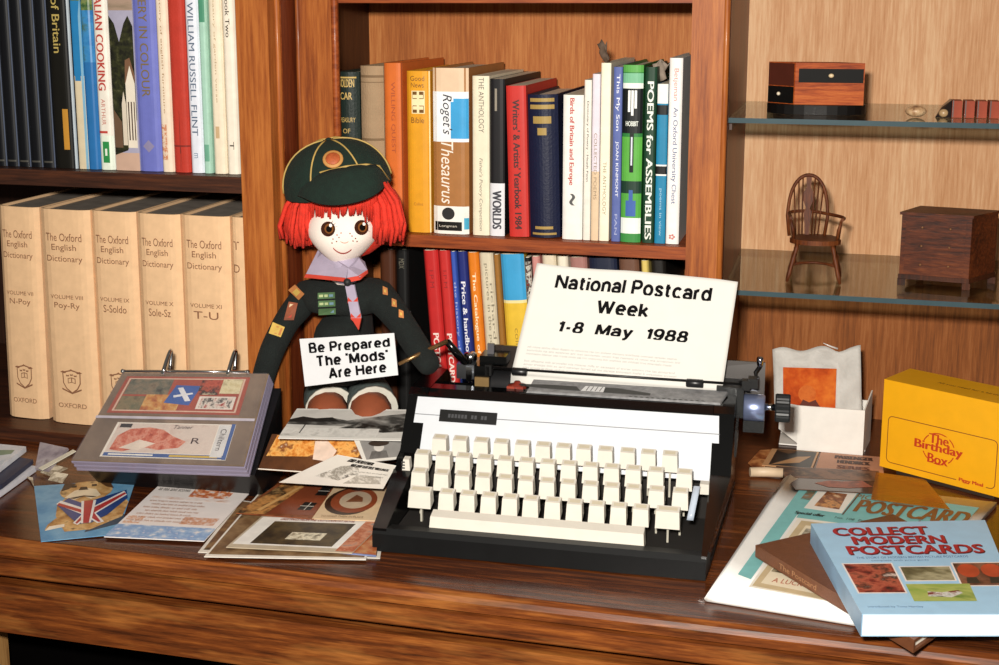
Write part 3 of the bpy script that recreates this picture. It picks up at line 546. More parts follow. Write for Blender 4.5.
for k in range(3): b.box((v.x-.0045, .0872, v.z-.004+.003*k), (v.x-.001, .088, v.z-.0028+.003*k), STEEL)
b.build('margin_key', tw)
v = tl(704.6, 488, .09); b = MB(TM); b.box((v.x-.0042, .086, v.z-.005), (v.x+.0042, .096, v.z+.005), KEYM, .0016); b.build('tabulator_key', tw)
v0 = tl(697, 486, .08); v1 = tl(690, 520, .055); b = MB(TM); b.slab(lambda u, w, o: v0.lerp(v1, w) + Vector(((u-.5)*.006, -.004*sin(pi*w)+o, 0)), 3, 6, .0008, paint('#b9c4d4', .2, .1)); b.build('colour_lever', tw)
# ribbon cover, spools, type guide
GREY = paint('#8a8a8c', .6, .25, bump=.4, scale=160)
b = MB(TM); o = .1126
b.hexa([(.112, .1625, o), (.306, .1625, o), (.312, .198, o+.002), (.112, .198, o+.002), (.113, .164, o+.0018), (.305, .164, o+.0018), (.311, .1975, o+.0042), (.113, .1975, o+.0042)], GREY, .0006)
b.build('ribbon_cover', tw)
BK = paint('#0a0a0b', .4)
def onplate(px, py): # point on ribbon cover's upper face
    return tl(px, py, .18).x
b = MB(TM)
def patch(pts, m, e=.0003):
    b.add([(x, y, o + .0018 + .0024*(y-.164)/.0335 + e) for x, y in pts], [tuple(range(len(pts)))], m)
patch([(.100, .181), (.128, .184), (.160, .184), (.166, .172), (.128, .173), (.104, .176)], BK)
patch([(.166, .1725), (.169, .187), (.189, .187), (.189, .1725)], paint('#e8e8ea', .4, .02))
patch([(.189, .186), (.202, .186), (.236, .1775), (.236, .1715), (.189, .1715)], BK)
for k in range(4): patch([(.171+.0045*k, .1735), (.1725+.0045*k, .186), (.1732+.0045*k, .186), (.1718+.0045*k, .1735)], BK, .0005)
for k in range(14): patch([(.215+.0055*k, .1655), (.2175+.0055*k, .1665), (.2195+.0055*k, .1645), (.2165+.0055*k, .1640)], BK, .0004)
b.build('type_guide', tw)
b = MB(TM); v = tl(516, 388, .178)
b.lathe([(.009, 0), (.0095, .003), (.0095, .006), (.004, .0075), (.003, .010)], (v.x, .185, .1075), (0, 0, 1), paint('#7c2a1c', .4)); b.box((v.x-.009, .1745, .1085), (v.x-.001, .1765, .1145), paint('#9a3a24', .4), .001); b.box((v.x+.001, .1745, .1085), (v.x+.008, .1765, .1145), paint('#8a3020', .4), .001); b.build('ribbon_spool', tw)
# carriage
PA = Vector((.0, .213, .1045))
b = MB(TM); b.lathe([(.0145, 0), (.015, .001), (.015, .259), (.0145, .26)], (.066, PA.y, PA.z), (1, 0, 0), paint('#1a1a1c', .5), 24); b.build('platen', tw)
b = MB(TM); b.hexa([(.062, .226, .100), (.347, .226, .100), (.347, .231, .100), (.062, .231, .100), (.062, .2335, .1415), (.347, .2335, .1385), (.347, .2365, .1385), (.062, .2365, .1415)], paint('#2a211c', .22, .15, coat=.4), .001); b.build('paper_table', tw)
b = MB(TM); b.box((.050, .196, .086), (.066, .240, .128), CASE, .002); v = tl(482, 385, .194); b.box((v.x-.0075, .1925, v.z-.0085), (v.x+.0075, .1955, v.z+.0085), paint('#a98a5c', .35, .1, metal=.6), .0006); b.box((.030, .200, .112), (.0500, .232, .1275), STEEL, .002); b.box((.041, .1965, .1105), (.0475, .1995, .126), CHROME, .001)
b.lathe([(.006, 0), (.007, .002), (.007, .008), (.004, .010)], (.042, .214, .1275), (0, 0, 1), CHROME, 14); b.box((.054, .204, .128), (.082, .228, .137), CASE, .002)
v = tl(491, 349, .215); b.box((v.x-.0035, .213, .137), (v.x+.0035, .217, v.z+.006), paint('#5a585c', .3, .1), .0012); b.build('carriage_end', tw)
b = MB(TM); b.box((.300, .196, .090), (.327, .242, .121), CASEM, .002)
for k in range(5): b.box((.3215, .135+.011*k, .070), (.3235, .141+.011*k, .096), BK, .0005)
b.build('carriage_end', tw)
b = MB(TM); c0 = tl(752, 413, .2)
b.lathe([(.0125, 0), (.0135, .001), (.0135, .020), (.0125, .021)], (.3272, .205, .099), (1, 0, 0), paint('#a9b8e6', .28, .05, metal=.8), 24); b.box((.3275, .198, .075), (.3480, .222, .087), CASEM, .002); b.build('end_cover', tw)
v = tl(782, 408, .205)
b = MB(TM); b.lathe([(.0035, 0), (.0035, .010)], (.3482, .205, v.z), (1, 0, 0), CHROME, 12); pr = []; b.build('knob_shaft', tw)
b = MB(TM); N = 24
vs = []
for h in (0, .0015, .0135, .015):
    for k in range(N*2):
        r = (.0132 if k % 2 else .0142)*(.93 if h in (0, .015) else 1); a = pi*k/N; vs.append((.3582+h, .205+r*cos(a), v.z+r*sin(a)))
M2 = N*2; fs = [(i*M2+k, i*M2+(k+1)%M2, (i+1)*M2+(k+1)%M2, (i+1)*M2+k) for i in range(3) for k in range(M2)] + [tuple(range(M2)), tuple(range(3*M2, 4*M2))]
b.add(vs, fs, paint('#1d1f21', .45)); b.build('platen_knob', tw)
b = MB(TM); a0 = tl(489, 367.5, .198); a1 = tl(746, 384.5, .198); b.tube([a0, a1], .0013, BK, 8)
b.box((a1.x-.004, .196, a1.z-.006), (a1.x+.004, .206, a1.z+.004), BK, .001); b.box((a1.x+.002, .198, a1.z-.004), (a1.x+.012, .210, a1.z+.006), BK, .0015); b.box((a0.x-.004, .196, .118), (a0.x+.003, .206, a0.z+.003), BK, .001); bl = b.build('paper_bail', tw)
for xa, xb_ in ((512, 527), (686, 703.5)):
    p0 = tl(xa, 371.2+(xa-512)*.0655, .198); p1 = tl(xb_, 371.2+(xb_-512)*.0655, .198); b = MB(TM); b.lathe([(.0032, 0), (.0042, .0008), (.0042, (p1-p0).length-.0008), (.0032, (p1-p0).length)], p0, p1-p0, paint('#17181a', .35), 14); b.build('bail_roller', bl)
b = MB(TM); v = tl(760, 362, .228); b.lathe([(.002, 0), (.0032, .003), (.0036, .008), (.003, .0105), (.001, .0112)], (v.x, .228, v.z-.0055), (0, 0, 1), paint('#b8bcd0', .12, .02, metal=1), 14); b.tube([(v.x, .228, v.z-.005), (v.x-.004, .226, v.z-.011), (.338, .222, .125), (.322, .216, .120)], .0022, BK, 8); b.build('release_lever', tw)
b = MB(TM); e0 = tl(468, 366, .205); e1 = tl(447, 341.5, .190); e2 = tl(399, 364, .150)
b.tube([(.043, .212, .134), e0, e0.lerp(e1, .5), e1], [.003, .0042, .0042, .0036], CASE, 8); b.tube([e1, e1.lerp(e2, .5) + Vector((0, 0, .0005)), e2], [.0028, .0024, .0018], paint('#8a6a44', .25, .1, metal=.7), 8); b.build('return_lever', tw)
# paper sheet in the typewriter
PW = paint('#dddbd5', .8, .015, spec=.2)
p = [tl(511, 374, .2010), tl(722, 392, .2010), tl(738, 281, .2300), tl(537, 263, .2300)]
p = [TM @ q for q in p]
def sheet(u, v, o=0):
    q = bil(p, u, v); q = q + Vector((0, 1, .3))*(.0012*sin(pi*u)*v) + Vector((0, 0, 1))*(-.0015*max(0, sin(2.2*pi*u))*v**4)
    nrm = Vector((0.02, -1, .28)).normalized(); return q - nrm*(-o) if o else q
b = MB()
b.slab(lambda u, v, o: sheet(u, v, 0) + Vector((0, .95, -.3))*(-o), 48, 30, .0003, PW)
def onp(u0, v0, su=1, sv=1):   # text mapper in sheet fractions
    return lambda A, B: sheet(u0 + A, v0 + B) + Vector((0, -.95, .3))*.0007
TXT = paint('#0c0b0d', .8, 0, spec=.1)
b.text('National Postcard', onp(.50, .860), .77, .130, TXT, sans=.24)
b.text('Week', onp(.47, .660), .255, .120, TXT, sans=.24)
b.text('1-8  May  1988', onp(.492, .445), .625, .130, TXT, sans=.24, shear=.1)
FNT = paint('#aaa7a4', .7, 0)
rng = random.Random(3)
for k, (vv, ww) in enumerate([(.255, .72), (.225, .74), (.195, .70), (.13, .72), (.10, .73), (.07, .6)]):
    st = ' '.join(''.join(rng.choice('aeionrstlm') for _ in range(rng.randint(2, 8))) for _ in range(15))
    b.text(st, onp(.42 - (.74-ww)/2, vv), ww, .020, FNT)
# sheet passes round the platen below the bail
b.slab(lambda u, v, o: bil(p, u, 0).lerp(TM @ Vector((.088 + .217*u, .1985, .1085)), v) + Vector((0, .95, -.3))*(-o), 12, 4, .0003, PW)
tag(b.build('typed_paper', None, TM @ Vector((.196, .2, .1085))), 'white paper sheet announcing a postcard week, wound into the typewriter', 'paper')

# ------------------------------------------------------------------ rag doll
D0 = Vector((-.500, 1.27, .7506))
doll = thing('rag_doll', D0, 'red haired rag doll in dark scout jersey and green cap seated holding a sign', 'doll')
JER = paint('#0b1311', .9, .3, bump=.8, scale=150); SKIN = paint('#f3e6dc', .8, .03); CAPM = paint('#0b2219', .92, .2, bump=.6, scale=150); GOLD = paint('#b89a55', .6)
HAIR = paint('#d8301c', .8, .15, bump=.5, scale=200)
# jersey: torso and sleeves as one skin
def skin(name, verts, edges, m, parent, sub=2):
    me = bpy.data.meshes.new(name); me.from_pydata([Vector(v[0]) - ORG[parent] for v in verts], edges, [])
    o = bpy.data.objects.new(name, me); COL.objects.link(o); o.parent = parent; ORG[o] = ORG[parent]
    md = o.modifiers.new('s', 'SKIN'); md.use_smooth_shade = True
    for i, v in enumerate(verts):
        r = v[1]; me.skin_vertices[0].data[i].radius = r if isinstance(r, tuple) else (r, r)
    me.skin_vertices[0].data[0].use_root = True
    sb = o.modifiers.new('d', 'SUBSURF'); sb.levels = sub; sb.render_levels = sub
    bpy.context.view_layer.update()
    ev = bpy.data.meshes.new_from_object(o.evaluated_get(bpy.context.evaluated_depsgraph_get()))
    o.modifiers.clear(); o.data = ev; bpy.data.meshes.remove(me); ev.name = name
    ev.materials.clear(); ev.materials.append(m)
    for pl in ev.polygons: pl.use_smooth = True
    return o
P = py_
YB0 = 1.283
vs = [(P(345, 386, YB0), (.050, .036)), (P(344, 350, YB0), (.047, .034)), (P(343, 312, YB0), (.044, .032)), (P(343, 292, YB0+.002), (.034, .028)), (P(344, 277, YB0+.004), (.019, .018)),
      (P(307, 296, YB0-.004), (.019, .019)), (P(286, 322, 1.262), (.0150, .0150)), (P(272, 350, 1.250), (.0145, .0145)), (P(263, 378, 1.246), (.0135, .0135)), (P(262, 392, 1.246), (.011, .011)),
      (P(381, 297, YB0-.004), (.019, .019)), (P(403, 325, 1.268), (.0150, .0150)), (P(420, 352, 1.252), (.0145, .0145)), (P(433, 371, 1.236), (.012, .012))]
es = [(0, 1), (1, 2), (2, 3), (3, 4), (3, 5), (5, 6), (6, 7), (7, 8), (8, 9), (3, 10), (10, 11), (11, 12), (12, 13)]
jer = skin('jersey', vs, es, JER, doll)
# legs: shorts, knees, stockings
for kx in (327, 370):
    hip = P(kx-2, 392, 1.296); kn = P(kx+3, 409, 1.262); hem = hip.lerp(kn, 1.0)
    sh = MB(); sh.tube([hip, hip.lerp(kn, .4), hem], [.024, .0255, .0262], paint('#3a4442', .9, .3, bump=.5, scale=180), 18)
    sh.tube([hem.lerp(hip, .06), hem + (kn-hip)*.05], [.0268, .0268], paint('#cfccc0', .9), 18); sh.build('shorts_leg', doll)
    lg = MB(); an = Vector((kn.x+.004, 1.212, .788)); lg.tube([hem, kn + Vector((0, -.008, .0)), kn.lerp(an, .3) + Vector((0, -.004, .002)), kn.lerp(an, .7), an], [.0215, .0225, .0205, .0185, .016], paint('#8a4526', .8, .1), 14)
    lg.tube([kn.lerp(an, .45), kn.lerp(an, .55), an], [.0205, .0205, .0175], paint('#8f9488', .9, .2), 14)
    lg.ball((an.x, 1.204, .783), (.0175, .0135, .022), paint('#191512', .5)); lg.tube([(an.x, 1.208, .7515), (an.x, 1.208, .775)], .012, paint('#191512', .5), 12); lg.build('leg', doll)
hd = P(343, 231, 1.262)
def headshape(q):
    t = max(0, -q.z); return Vector((q.x*(1 - .60*t**1.35), q.y*(1-.30*t**2), q.z*(1.0 if q.z < 0 else .95)))
b = MB(); b.ball(hd, (.0385, .034, .0385), SKIN, 28, 18, headshape); b.tube([P(346, 262, 1.270), P(346, 285, 1.276)], [.014, .016], SKIN, 12); head = b.build('head', doll)
def face(px, py, e=0.0008):   # point on the front of the head under a sight line
    d = ray(px, py); lo = CAM + d*((1.20-CAM.y)/d.y); bestt = None
    for k in range(200):
        q = CAM + d*((1.215 + .0003*k - CAM.y)/d.y); v = q - hd; v = Vector((v.x/.0385, v.y/.034, v.z/.0385))
        zz = v.z/(1.0 if v.z < 0 else .95); t = min(1, max(0, -zz)); w = Vector((v.x/(1-.60*t**1.35), v.y/(1-.30*t**2), zz))
        if w.length <= 1: return q - d.normalized()*e
    return P(px, py, 1.232)
def disc(b, px, py, rx, ry, m, e, n=18): b.add([face(px + rx*cos(2*pi*k/n), py + ry*sin(2*pi*k/n), e) for k in range(n)], [tuple(range(n))], m)
for ex, ey in ((328, 229), (361.5, 227.5)):
    b = MB(); disc(b, ex, ey, 7.2, 7.6, paint('#3a1d10', .25), .0008); disc(b, ex+1, ey-.3, 4.6, 5, paint('#7a4a22', .25), .0012); disc(b, ex+1, ey, 3, 3.3, paint('#0c0806', .15), .0016); disc(b, ex+2.6, ey-3.6, 1.6, 1.8, paint('#f6f2ec', .3), .0020, 10)
    for k in range(4):
        a = radians(-60 + 22*k + (0 if ex < 340 else 20)); b.add([face(ex+7*cos(a)-.5, ey+7*sin(a), .001), face(ex+7*cos(a)+.5, ey+7*sin(a), .001), face(ex+10.5*cos(a), ey+10.5*sin(a), .001)], [(0, 1, 2)], paint('#3a1d10', .6))
    b.build('eye', head)
MOUTH = paint('#a03a30', .6, 0)
b = MB()
for k in range(10):
    x0 = 333 + 1.85*k; x1 = x0 + 1.85; q = lambda x: 253.5 - 5*((x-343)/9.5)**2 + .0*x
    b.add([face(x0, q(x0)-.6), face(x1, q(x1)-.6), face(x1, q(x1)+.7), face(x0, q(x0)+.7)], [(0, 1, 2, 3)], MOUTH)
b.build('mouth', head)
b = MB()
for k in range(8):
    x0 = 340.5 + 1.0*k; x1 = x0+1; q = lambda x: 243 - 1.5*((x-344.5)/4)**2
    b.add([face(x0, q(x0)-.35), face(x1, q(x1)-.35), face(x1, q(x1)+.35), face(x0, q(x0)+.35)], [(0, 1, 2, 3)], paint('#c98a72', .6, 0))
b.build('nose', head)
b = MB()
for fx, fy in ((333, 239), (336.5, 241.5), (339, 237.5), (337, 235), (341, 233), (352, 236), (355.5, 238.5), (353, 241), (350, 233.5), (332, 243), (357, 241.5)): disc(b, fx, fy, .75, .75, paint('#8a4a34', .6, 0), .001, 8)
b.build('freckles', head)
# hair: yarn strands
b = MB(); rg = random.Random(5)
def strand(pts, r): b.tube(pts, [r*.9, r, r, r*.55], HAIR, 6)
b.ball(P(303, 218, 1.272), (.020, .026, .031), HAIR, 16, 10); b.ball(P(384, 213, 1.276), (.019, .026, .030), HAIR, 16, 10); b.ball(hd + Vector((.0, .018, .008)), (.044, .034, .040), HAIR, 20, 12)
for k in range(95):
    side = k % 2; u = rg.random(); dep = rg.random()
    if side == 0: x0, x1, yt, yb_ = 300 + 18*u, 281 + 34*u, 188 - 2*u, 246 - 4*abs(u-.5) + rg.uniform(-9, 3)
    else: x0, x1, yt, yb_ = 366 + 20*u, 372 + 31*u, 190 - 8*u, 243 - 3*abs(u-.5) + rg.uniform(-9, 3)
    yy = 1.238 + .045*dep
    if side == 0: x1 = min(x1, 316 - 0)
    bow = (-5 if side == 0 else 5)*(1-dep*.3)
    strand([P(x0, yt, yy+.004), P(x0*.5+x1*.5+bow, yt*.65+yb_*.35, yy), P(x1+bow*.4, yt*.25+yb_*.75, yy), P(x1 + rg.uniform(-2, 2), yb_, yy+.003)], .0026)
for k in range(34):
    u = (k + rg.random()*.6)/34; x = 307 + 70*u; ln = 215 + rg.uniform(-3, 4) - (0 if .2 < u < .8 else -4)
    q0 = P(x-1+4*(u-.5), 192 - 6*u, 1.228); q1 = P(x, 204, 1.2245 + .020*abs(2*u-1)**2); q2 = P(x+rg.uniform(-1, 1), ln, 1.2265 + .022*abs(2*u-1)**2)
    strand([q0, q0.lerp(q1, .6), q1, q2], .0019)
b.build('hair', doll)
# cap
cc = P(338, 186, 1.272); ROLL = radians(-8)
RX, RY, RZ = .0575, .050, .0500
CM = Matrix.Translation(cc) @ Matrix.Rotation(ROLL, 4, 'Y') @ Matrix.Rotation(radians(8), 4, 'X')
def dome(a, t, e=1.0): return CM @ Vector((RX*e*cos(a)*cos(t)**.85, RY*e*sin(a)*cos(t)**.85, RZ*e*sin(t)))
b = MB(); b.grid(lambda u, v: dome(2*pi*u, -.05 + v*(pi/2+.049)), 36, 12, CAPM, True, True); b.lathe([(.0035, 0), (.0035, .001), (.001, .0022)], dome(0, pi/2-.001), CM.to_3x3() @ Vector((0, 0, 1)), CAPM, 12); cap = b.build('cap', doll)
b = MB()
for a in (-1.72, -.72, .35, 1.4, 2.45, -2.75): b.tube([dome(a - (.0 if a < 0 else 0), t, 1.012) for t in [.06+.145*k for k in range(11)]], .0009, GOLD, 6)
b.build('piping', cap)
b = MB(); pc = [P(*q) for q in ((289, 194, 1.262), (303, 182, 1.238), (320.5, 172.5, 1.226), (346, 166.5, 1.222), (366, 164.5, 1.230), (379, 166, 1.243), (389, 180, 1.262))]
b.tube(pc, .0012, GOLD, 6); b.build('piping', cap)
b = MB(); N = 22
def cr(pts, t):
    t *= len(pts)-1; i = min(int(t), len(pts)-2); f = t-i
    g = lambda k: pts[max(0, min(len(pts)-1, k))]
    p0, p1, p2, p3 = g(i-1), g(i), g(i+1), g(i+2)
    return .5*((2*p1) + (p2-p0)*f + (2*p0-5*p1+4*p2-p3)*f*f + (3*p1-p0-3*p2+p3)*f**3)
lo = [P(*q) for q in ((289, 194.5, 1.261), (300, 196, 1.220), (316, 202.5, 1.204), (336, 204.5, 1.198), (360, 200.5, 1.205), (378, 192, 1.220), (389, 181, 1.261))]
def peak(u, v, o):
    a = cr(pc, u); c = cr(lo, u); q = a.lerp(c, v) + Vector((0, -.004, .003))*sin(pi*v)*sin(pi*u); return q + Vector((0, .5, -.8))*(-o)
b.slab(peak, 24, 6, .0016, CAPM); b.build('peak', cap)
b = MB(); a = -1.20; t0 = .80; q0 = dome(a, t0, 1.0); nn = (q0 - cc).normalized(); b.lathe([(.0105, 0), (.0105, .0012), (.0095, .0020)], q0, nn, paint('#c08a4a', .6, .15), 18); b.lathe([(.0075, .002), (.007, .0026)], q0, nn, paint('#b0562c', .6, .25, scale=300), 16); b.build('badge', cap)
# neckerchief
LIL = paint('#a79cb0', .85, .1); RED = paint('#c8402e', .85, .1)
b = MB()
def flap(pts, m): # thick little cloth polygon
    c = [P(*q) for q in pts]; n_ = len(c)
    b.prism([(i, 0) for i in range(n_)], lambda i, _: c[int(i)], lambda i, _: c[int(i)] + Vector((0, .0022, 0)), m)
flap(((318, 250, 1.262), (324, 252, 1.250), (348, 268, 1.236), (346, 279, 1.229), (306, 274, 1.244), (312, 262, 1.254)), LIL)
flap(((364, 262, 1.262), (358, 258, 1.252), (348, 268, 1.236), (347, 279, 1.229), (360, 277, 1.236), (367, 271, 1.25)), LIL)
flap(((306, 274, 1.2435), (345, 278, 1.2285), (347, 282, 1.228), (304, 277.5, 1.2435)), RED)
flap(((347, 278, 1.2285), (358, 276, 1.235), (367, 270, 1.249), (367.5, 273.5, 1.249), (360, 280, 1.2345), (348, 282.5, 1.228)), RED)
b.tube([P(345, 276, 1.2475), P(346, 268, 1.256), P(345, 262, 1.262)], [.014, .017, .018], LIL, 14)
b.build('neckerchief', doll)
b = MB()
yt = lambda y: 1.2345 - .00013*(y-284)
def tie(x0, x1, y0, y1, x2, x3, m, e): 
    c = [P(x0, y0, yt(y0)-e), P(x1, y0, yt(y0)-e), P(x3, y1, yt(y1)-e), P(x2, y1, yt(y1)-e)]; b.hexa([q + Vector((0, .0024, 0)) for q in c] + c, m)
tie(345, 354, 285, 318, 351, 361, LIL, 0); c = [P(351, 318, yt(318)), P(361, 318, yt(318)), P(358.5, 330, yt(330))]
b.prism([(0, 0), (1, 0), (2, 0)], lambda i, _: c[int(i)], lambda i, _: c[int(i)] + Vector((0, .0024, 0)), RED)
for y0 in (297, 313):
    xx = 345.5 + (y0-285)*.185
    for s_, (xa, xb_) in enumerate(((xx, xx+5), (xx+5, xx+10))):
        ya, yb_ = (y0, y0+5) if s_ == 0 else (y0+5, y0)
        c = [P(xa, ya, yt(y0)-.0006), P(xb_, yb_, yt(y0)-.0006), P(xb_, yb_+6, yt(y0)-.0006), P(xa, ya+6, yt(y0)-.0006)]
        b.add(c, [(0, 1, 2, 3)], RED)
b.build('neckerchief_tail', doll)
b = MB(); b.ball(P(347.5, 282, 1.230), (.0042, .0045, .0042), paint('#1a1a1c', .6)); b.build('woggle', doll)
def jfront(px, py):  # where a sight line meets the jersey
    d = ray(px, py).normalized(); o_ = CAM - Vector(D0)
    ok, loc, nrm, _ = jer.ray_cast(o_, d)
    return (loc + Vector(D0) - d*.0030) if ok else P(px, py, 1.24)
def badge(quad, layers, name='badge', lab=None):
    b = MB(); q = [jfront(*c) for c in quad]; up_ = Vector((0, -.0008, 0))
    b.hexa(q + [c + up_ for c in q], layers[0][0])
    for k, (m, u0, v0, u1, v1) in enumerate(layers[1:]):
        b.add([bil(q, u, v) + up_ + Vector((0, -.0003*(k+1), 0)) for u, v in ((u0, v0), (u1, v0), (u1, v1), (u0, v1))], [(0, 1, 2, 3)], m)
    o = b.build(name, doll)
    if lab: o['label'] = lab
bg = paint('#4c6a44', .8, .2); bl_ = paint('#a9b584', .8, .2); og = paint('#c9834a', .8, .15); yg = paint('#d8b45a', .8, .15)
for k in range(3):
    y0 = 300 + 8*k - 8; badge([(318+.4*k, y0+7), (335.2+.4*k, y0+6.2), (335+.4*k, y0), (318+.4*k, y0+.8)], [(bg,), (bl_, .08, .3, .32, .7), (bl_, .4, .3, .6, .7), (paint('#6a8a9a', .8), .68, .3, .92, .7)], lab='green embroidered chest badge')
badge([(299, 300), (304.5, 294), (295, 284.5), (288.5, 290)], [(og,), (yg, .15, .3, .85, .7)], lab='orange sleeve badge')
badge([(284, 320), (294, 320), (298, 303), (289, 301.5)], [(paint('#8a4a30', .8, .3),), (paint('#d8c09a', .8), .2, .6, .8, .9), (paint('#b04030', .8), .3, .15, .7, .6)], lab='brown emblem sleeve badge')
badge([(269, 333), (281, 337), (285, 327), (273, 322)], [(yg,), (og, .4, .15, .6, .85), (og, .75, .15, .92, .85)], lab='yellow striped sleeve badge')
for (x, y) in ((385, 290), (394, 302), (401, 313)): badge([(x-2, y+4), (x+3, y+5), (x+2.5, y-2), (x-2, y-4)], [(og,), (yg, .3, .3, .7, .7)], lab='small orange sleeve badge')
# sign held by the doll
sg = [P(305, 386.5, 1.2005), P(398, 375, 1.2005), P(394, 333, 1.2165), P(299.5, 339, 1.2165)]
b = MB(); ns = Vector((0, -.94, .34)).normalized()*-1
b.hexa([c - ns*-.0012 for c in sg] + sg, paint('#d9dadd', .8, .02, spec=.2), .0003)
SI = paint('#0c0b0d', .8, 0, spec=.1)
for st, u, v, w in (('Be Prepared', .52, .77, .86), ("The 'Mods'", .54, .50, .76), ('Are Here', .58, .215, .62)):
    b.text(st, lambda A, B: bil(sg, u+A, v+B) - ns*.0006, w, .275 if 'P' in st else .235, SI, sans=.26)
tag(b.build('sign', None, sg[0]), 'small white lettered sign card held on the lap of the doll', 'sign')

# ------------------------------------------------------------------ postcard album
al = thing('postcard_album', pz(160, 465, .7506), 'open ring album of clear sleeves showing two old postcards before the dictionaries', 'album')
A4 = [P(70, 460, 1.125), P(244, 466, 1.135), P(268, 373, 1.225), P(122, 372, 1.216)]
nA = (A4[1]-A4[0]).cross(A4[3]-A4[0]).normalized(); A4[2] = pn(268.5, 373, A4[0], nA)
def av(u, v, e=0): return bil(A4, u, v) + nA*e
b = MB(); bk = [av(.04, .03, -.022), av(1.02, .03, -.022), av(1.05, .97, -.022), av(.0, .97, -.022)]
gd = [Vector((c.x, c.y, .7508)) for c in bk]
gd[2] = Vector((gd[2].x, 1.235, .7508)); gd[3] = Vector((gd[3].x, 1.232, .7508)); gd[0].y += .022; gd[1].y += .022
b.hexa(gd + bk, paint('#0e0e10', .35, .1), .002); b.build('binder', al)
b = MB(); cr_ = [(-.0, 0), (1.0, 0), (1.0, 1), (0, 1)]
PGE = clear('sleeve_stack', (.8, .78, .86), .8, '#a79fb8', .72, .12)
for k in range(5):
    e0 = -.0195 + .0034*k; s_ = .004*(k % 2)
    c = [av(s_, .0 + s_, e0), av(1-s_*.5, s_, e0), av(1, 1, e0), av(0, 1, e0)]
    b.hexa(c + [q + nA*.0026 for q in c], PGE, .0009)
b.build('sleeve_pages', al)
b = MB(); c = [av(0.005, .003, -.0018), av(.997, .003, -.0018), av(1, 1, -.0018), av(0, 1, -.0018)]; b.hexa(c + [q + nA*.0004 for q in c], paint('#7d6a58', .5, .3, scale=30)); b.build('backing_sheet', al)
def albumcard(u0, v0, u1, v1, layers, name='postcard'):
    b = MB(); f = lambda u, v, e=0: av(u0+(u1-u0)*u, v0+(v1-v0)*v, -.0012+e)
    c = [f(0, 0), f(1, 0), f(1, 1), f(0, 1)]; b.hexa(c + [q + nA*.0004 for q in c], layers[0])
    for k, (m, pts) in enumerate(layers[1:]): b.add([f(u, v, .0005 + .00008*k) for u, v in pts], [tuple(range(len(pts)))], m)
    return b, f
R4 = lambda a, b_, c, d: [(a, b_), (c, b_), (c, d), (a, d)]
cb = paint('#e8dfd2', .4, .06)
b, f = albumcard(.155, .055, .885, .43, [cb, (photo(['#cfbfb4', '#d8c8bc', '#c9b0a4'], 60), R4(.02, .14, .86, .97)), (paint('#3a5a92', .4), R4(.02, .02, .97, .12)), (paint('#c8a84a', .4), R4(.55, .04, .93, .10)), (paint('#e8e4da', .4), R4(.06, .05, .42, .09)),
    (photo(['#a04028', '#c4644a', '#d8947c', '#b04c38'], 130), [(.05, .2), (.16, .15), (.30, .30), (.44, .22), (.60, .30), (.64, .48), (.52, .62), (.42, .80), (.30, .86), (.14, .80), (.06, .6)]),
    (paint('#e2d2c2', .4), [(.12, .25), (.28, .2), (.4, .4), (.26, .5)]), (paint('#2a2c2a', .4), R4(.04, .84, .14, .95)), (paint('#d4d2d0', .4), R4(.87, .06, .965, .97)), (paint('#3f5f98', .4), R4(.97, .0, 1, 1))])
b.text('Tanner', lambda A, B: f(.58+A, .88+B, .0014), .16, .10, paint('#2a2626', .5, 0), shear=.3); b.text('R', lambda A, B: f(.72+A, .5+B, .0014), .07, .16, paint('#3a2626', .5, 0)); b.text('Chiltern', lambda A, B: f(.92+B*.6, .55-A*1.2, .0014), .5, .08, paint('#4a4444', .5, 0)); b.build('postcard', al)
b, f = albumcard(.05, .535, .885, .955, [paint('#a8503c', .4, .1), (paint('#d9b9a2', .4), R4(.03, .05, .97, .95)), (paint('#a8503c', .4), R4(.045, .08, .955, .92)), (photo(['#3a3a34', '#6a6a5a', '#8a7a64', '#2a2a26'], 90), R4(.05, .5, .40, .92)), (photo(['#6a6a50', '#8a7a5a', '#4a4a3a'], 90), R4(.05, .08, .24, .45)),
    (photo(['#a0502c', '#c98a4a', '#d8b070', '#803820'], 90), R4(.24, .08, .52, .5)), (paint('#3c62a8', .4), [(.40, .28), (.60, .22), (.64, .74), (.44, .76)]), (paint('#e6e6ea', .4), [(.46, .42), (.60, .52), (.59, .56), (.45, .48)]), (paint('#e6e6ea', .4), [(.56, .32), (.60, .34), (.50, .70), (.46, .68)]), (photo(['#8a2c20', '#c05a40', '#2a2622', '#d8c0a0'], 80), R4(.63, .5, .80, .9)), (photo(['#c9b88a', '#e0d4ac', '#8a7a52'], 90), R4(.80, .54, .955, .92)), (paint('#e4d8cc', .4), R4(.66, .12, .94, .46)), (photo(['#a03428', '#e4d8cc', '#2a2a2a', '#e4d8cc'], 140), R4(.68, .15, .92, .42))])
b.build('postcard', al)
b = MB()
for v0, v1 in ((.005, .495), (.505, .995)): c = [av(.006, v0, .0004), av(.994, v0, .0004), av(.994, v1, .0004), av(.006, v1, .0004)]; b.hexa(c + [q + nA*.0003 for q in c], clear('sleeve_film', (.98, .98, .98), .6, '#b9b2bd', .05, .12))
c = [av(.006, .462, .0008), av(.994, .462, .0008), av(.994, .488, .0008), av(.006, .488, .0008)]; b.hexa(c + [q + nA*.0004 for q in c], paint('#b5aeb8', .25, .1))
b.build('clear_sleeve', al)
b = MB(); b.tube([av(.02, .985, .004), av(.87, .985, .004)], .0016, CHROME, 8); b.ball(av(.02, .985, .004), .0025, CHROME, 10, 8); b.ball(av(.87, .985, .004), .0025, CHROME, 10, 8); b.build('ring_bar', al)
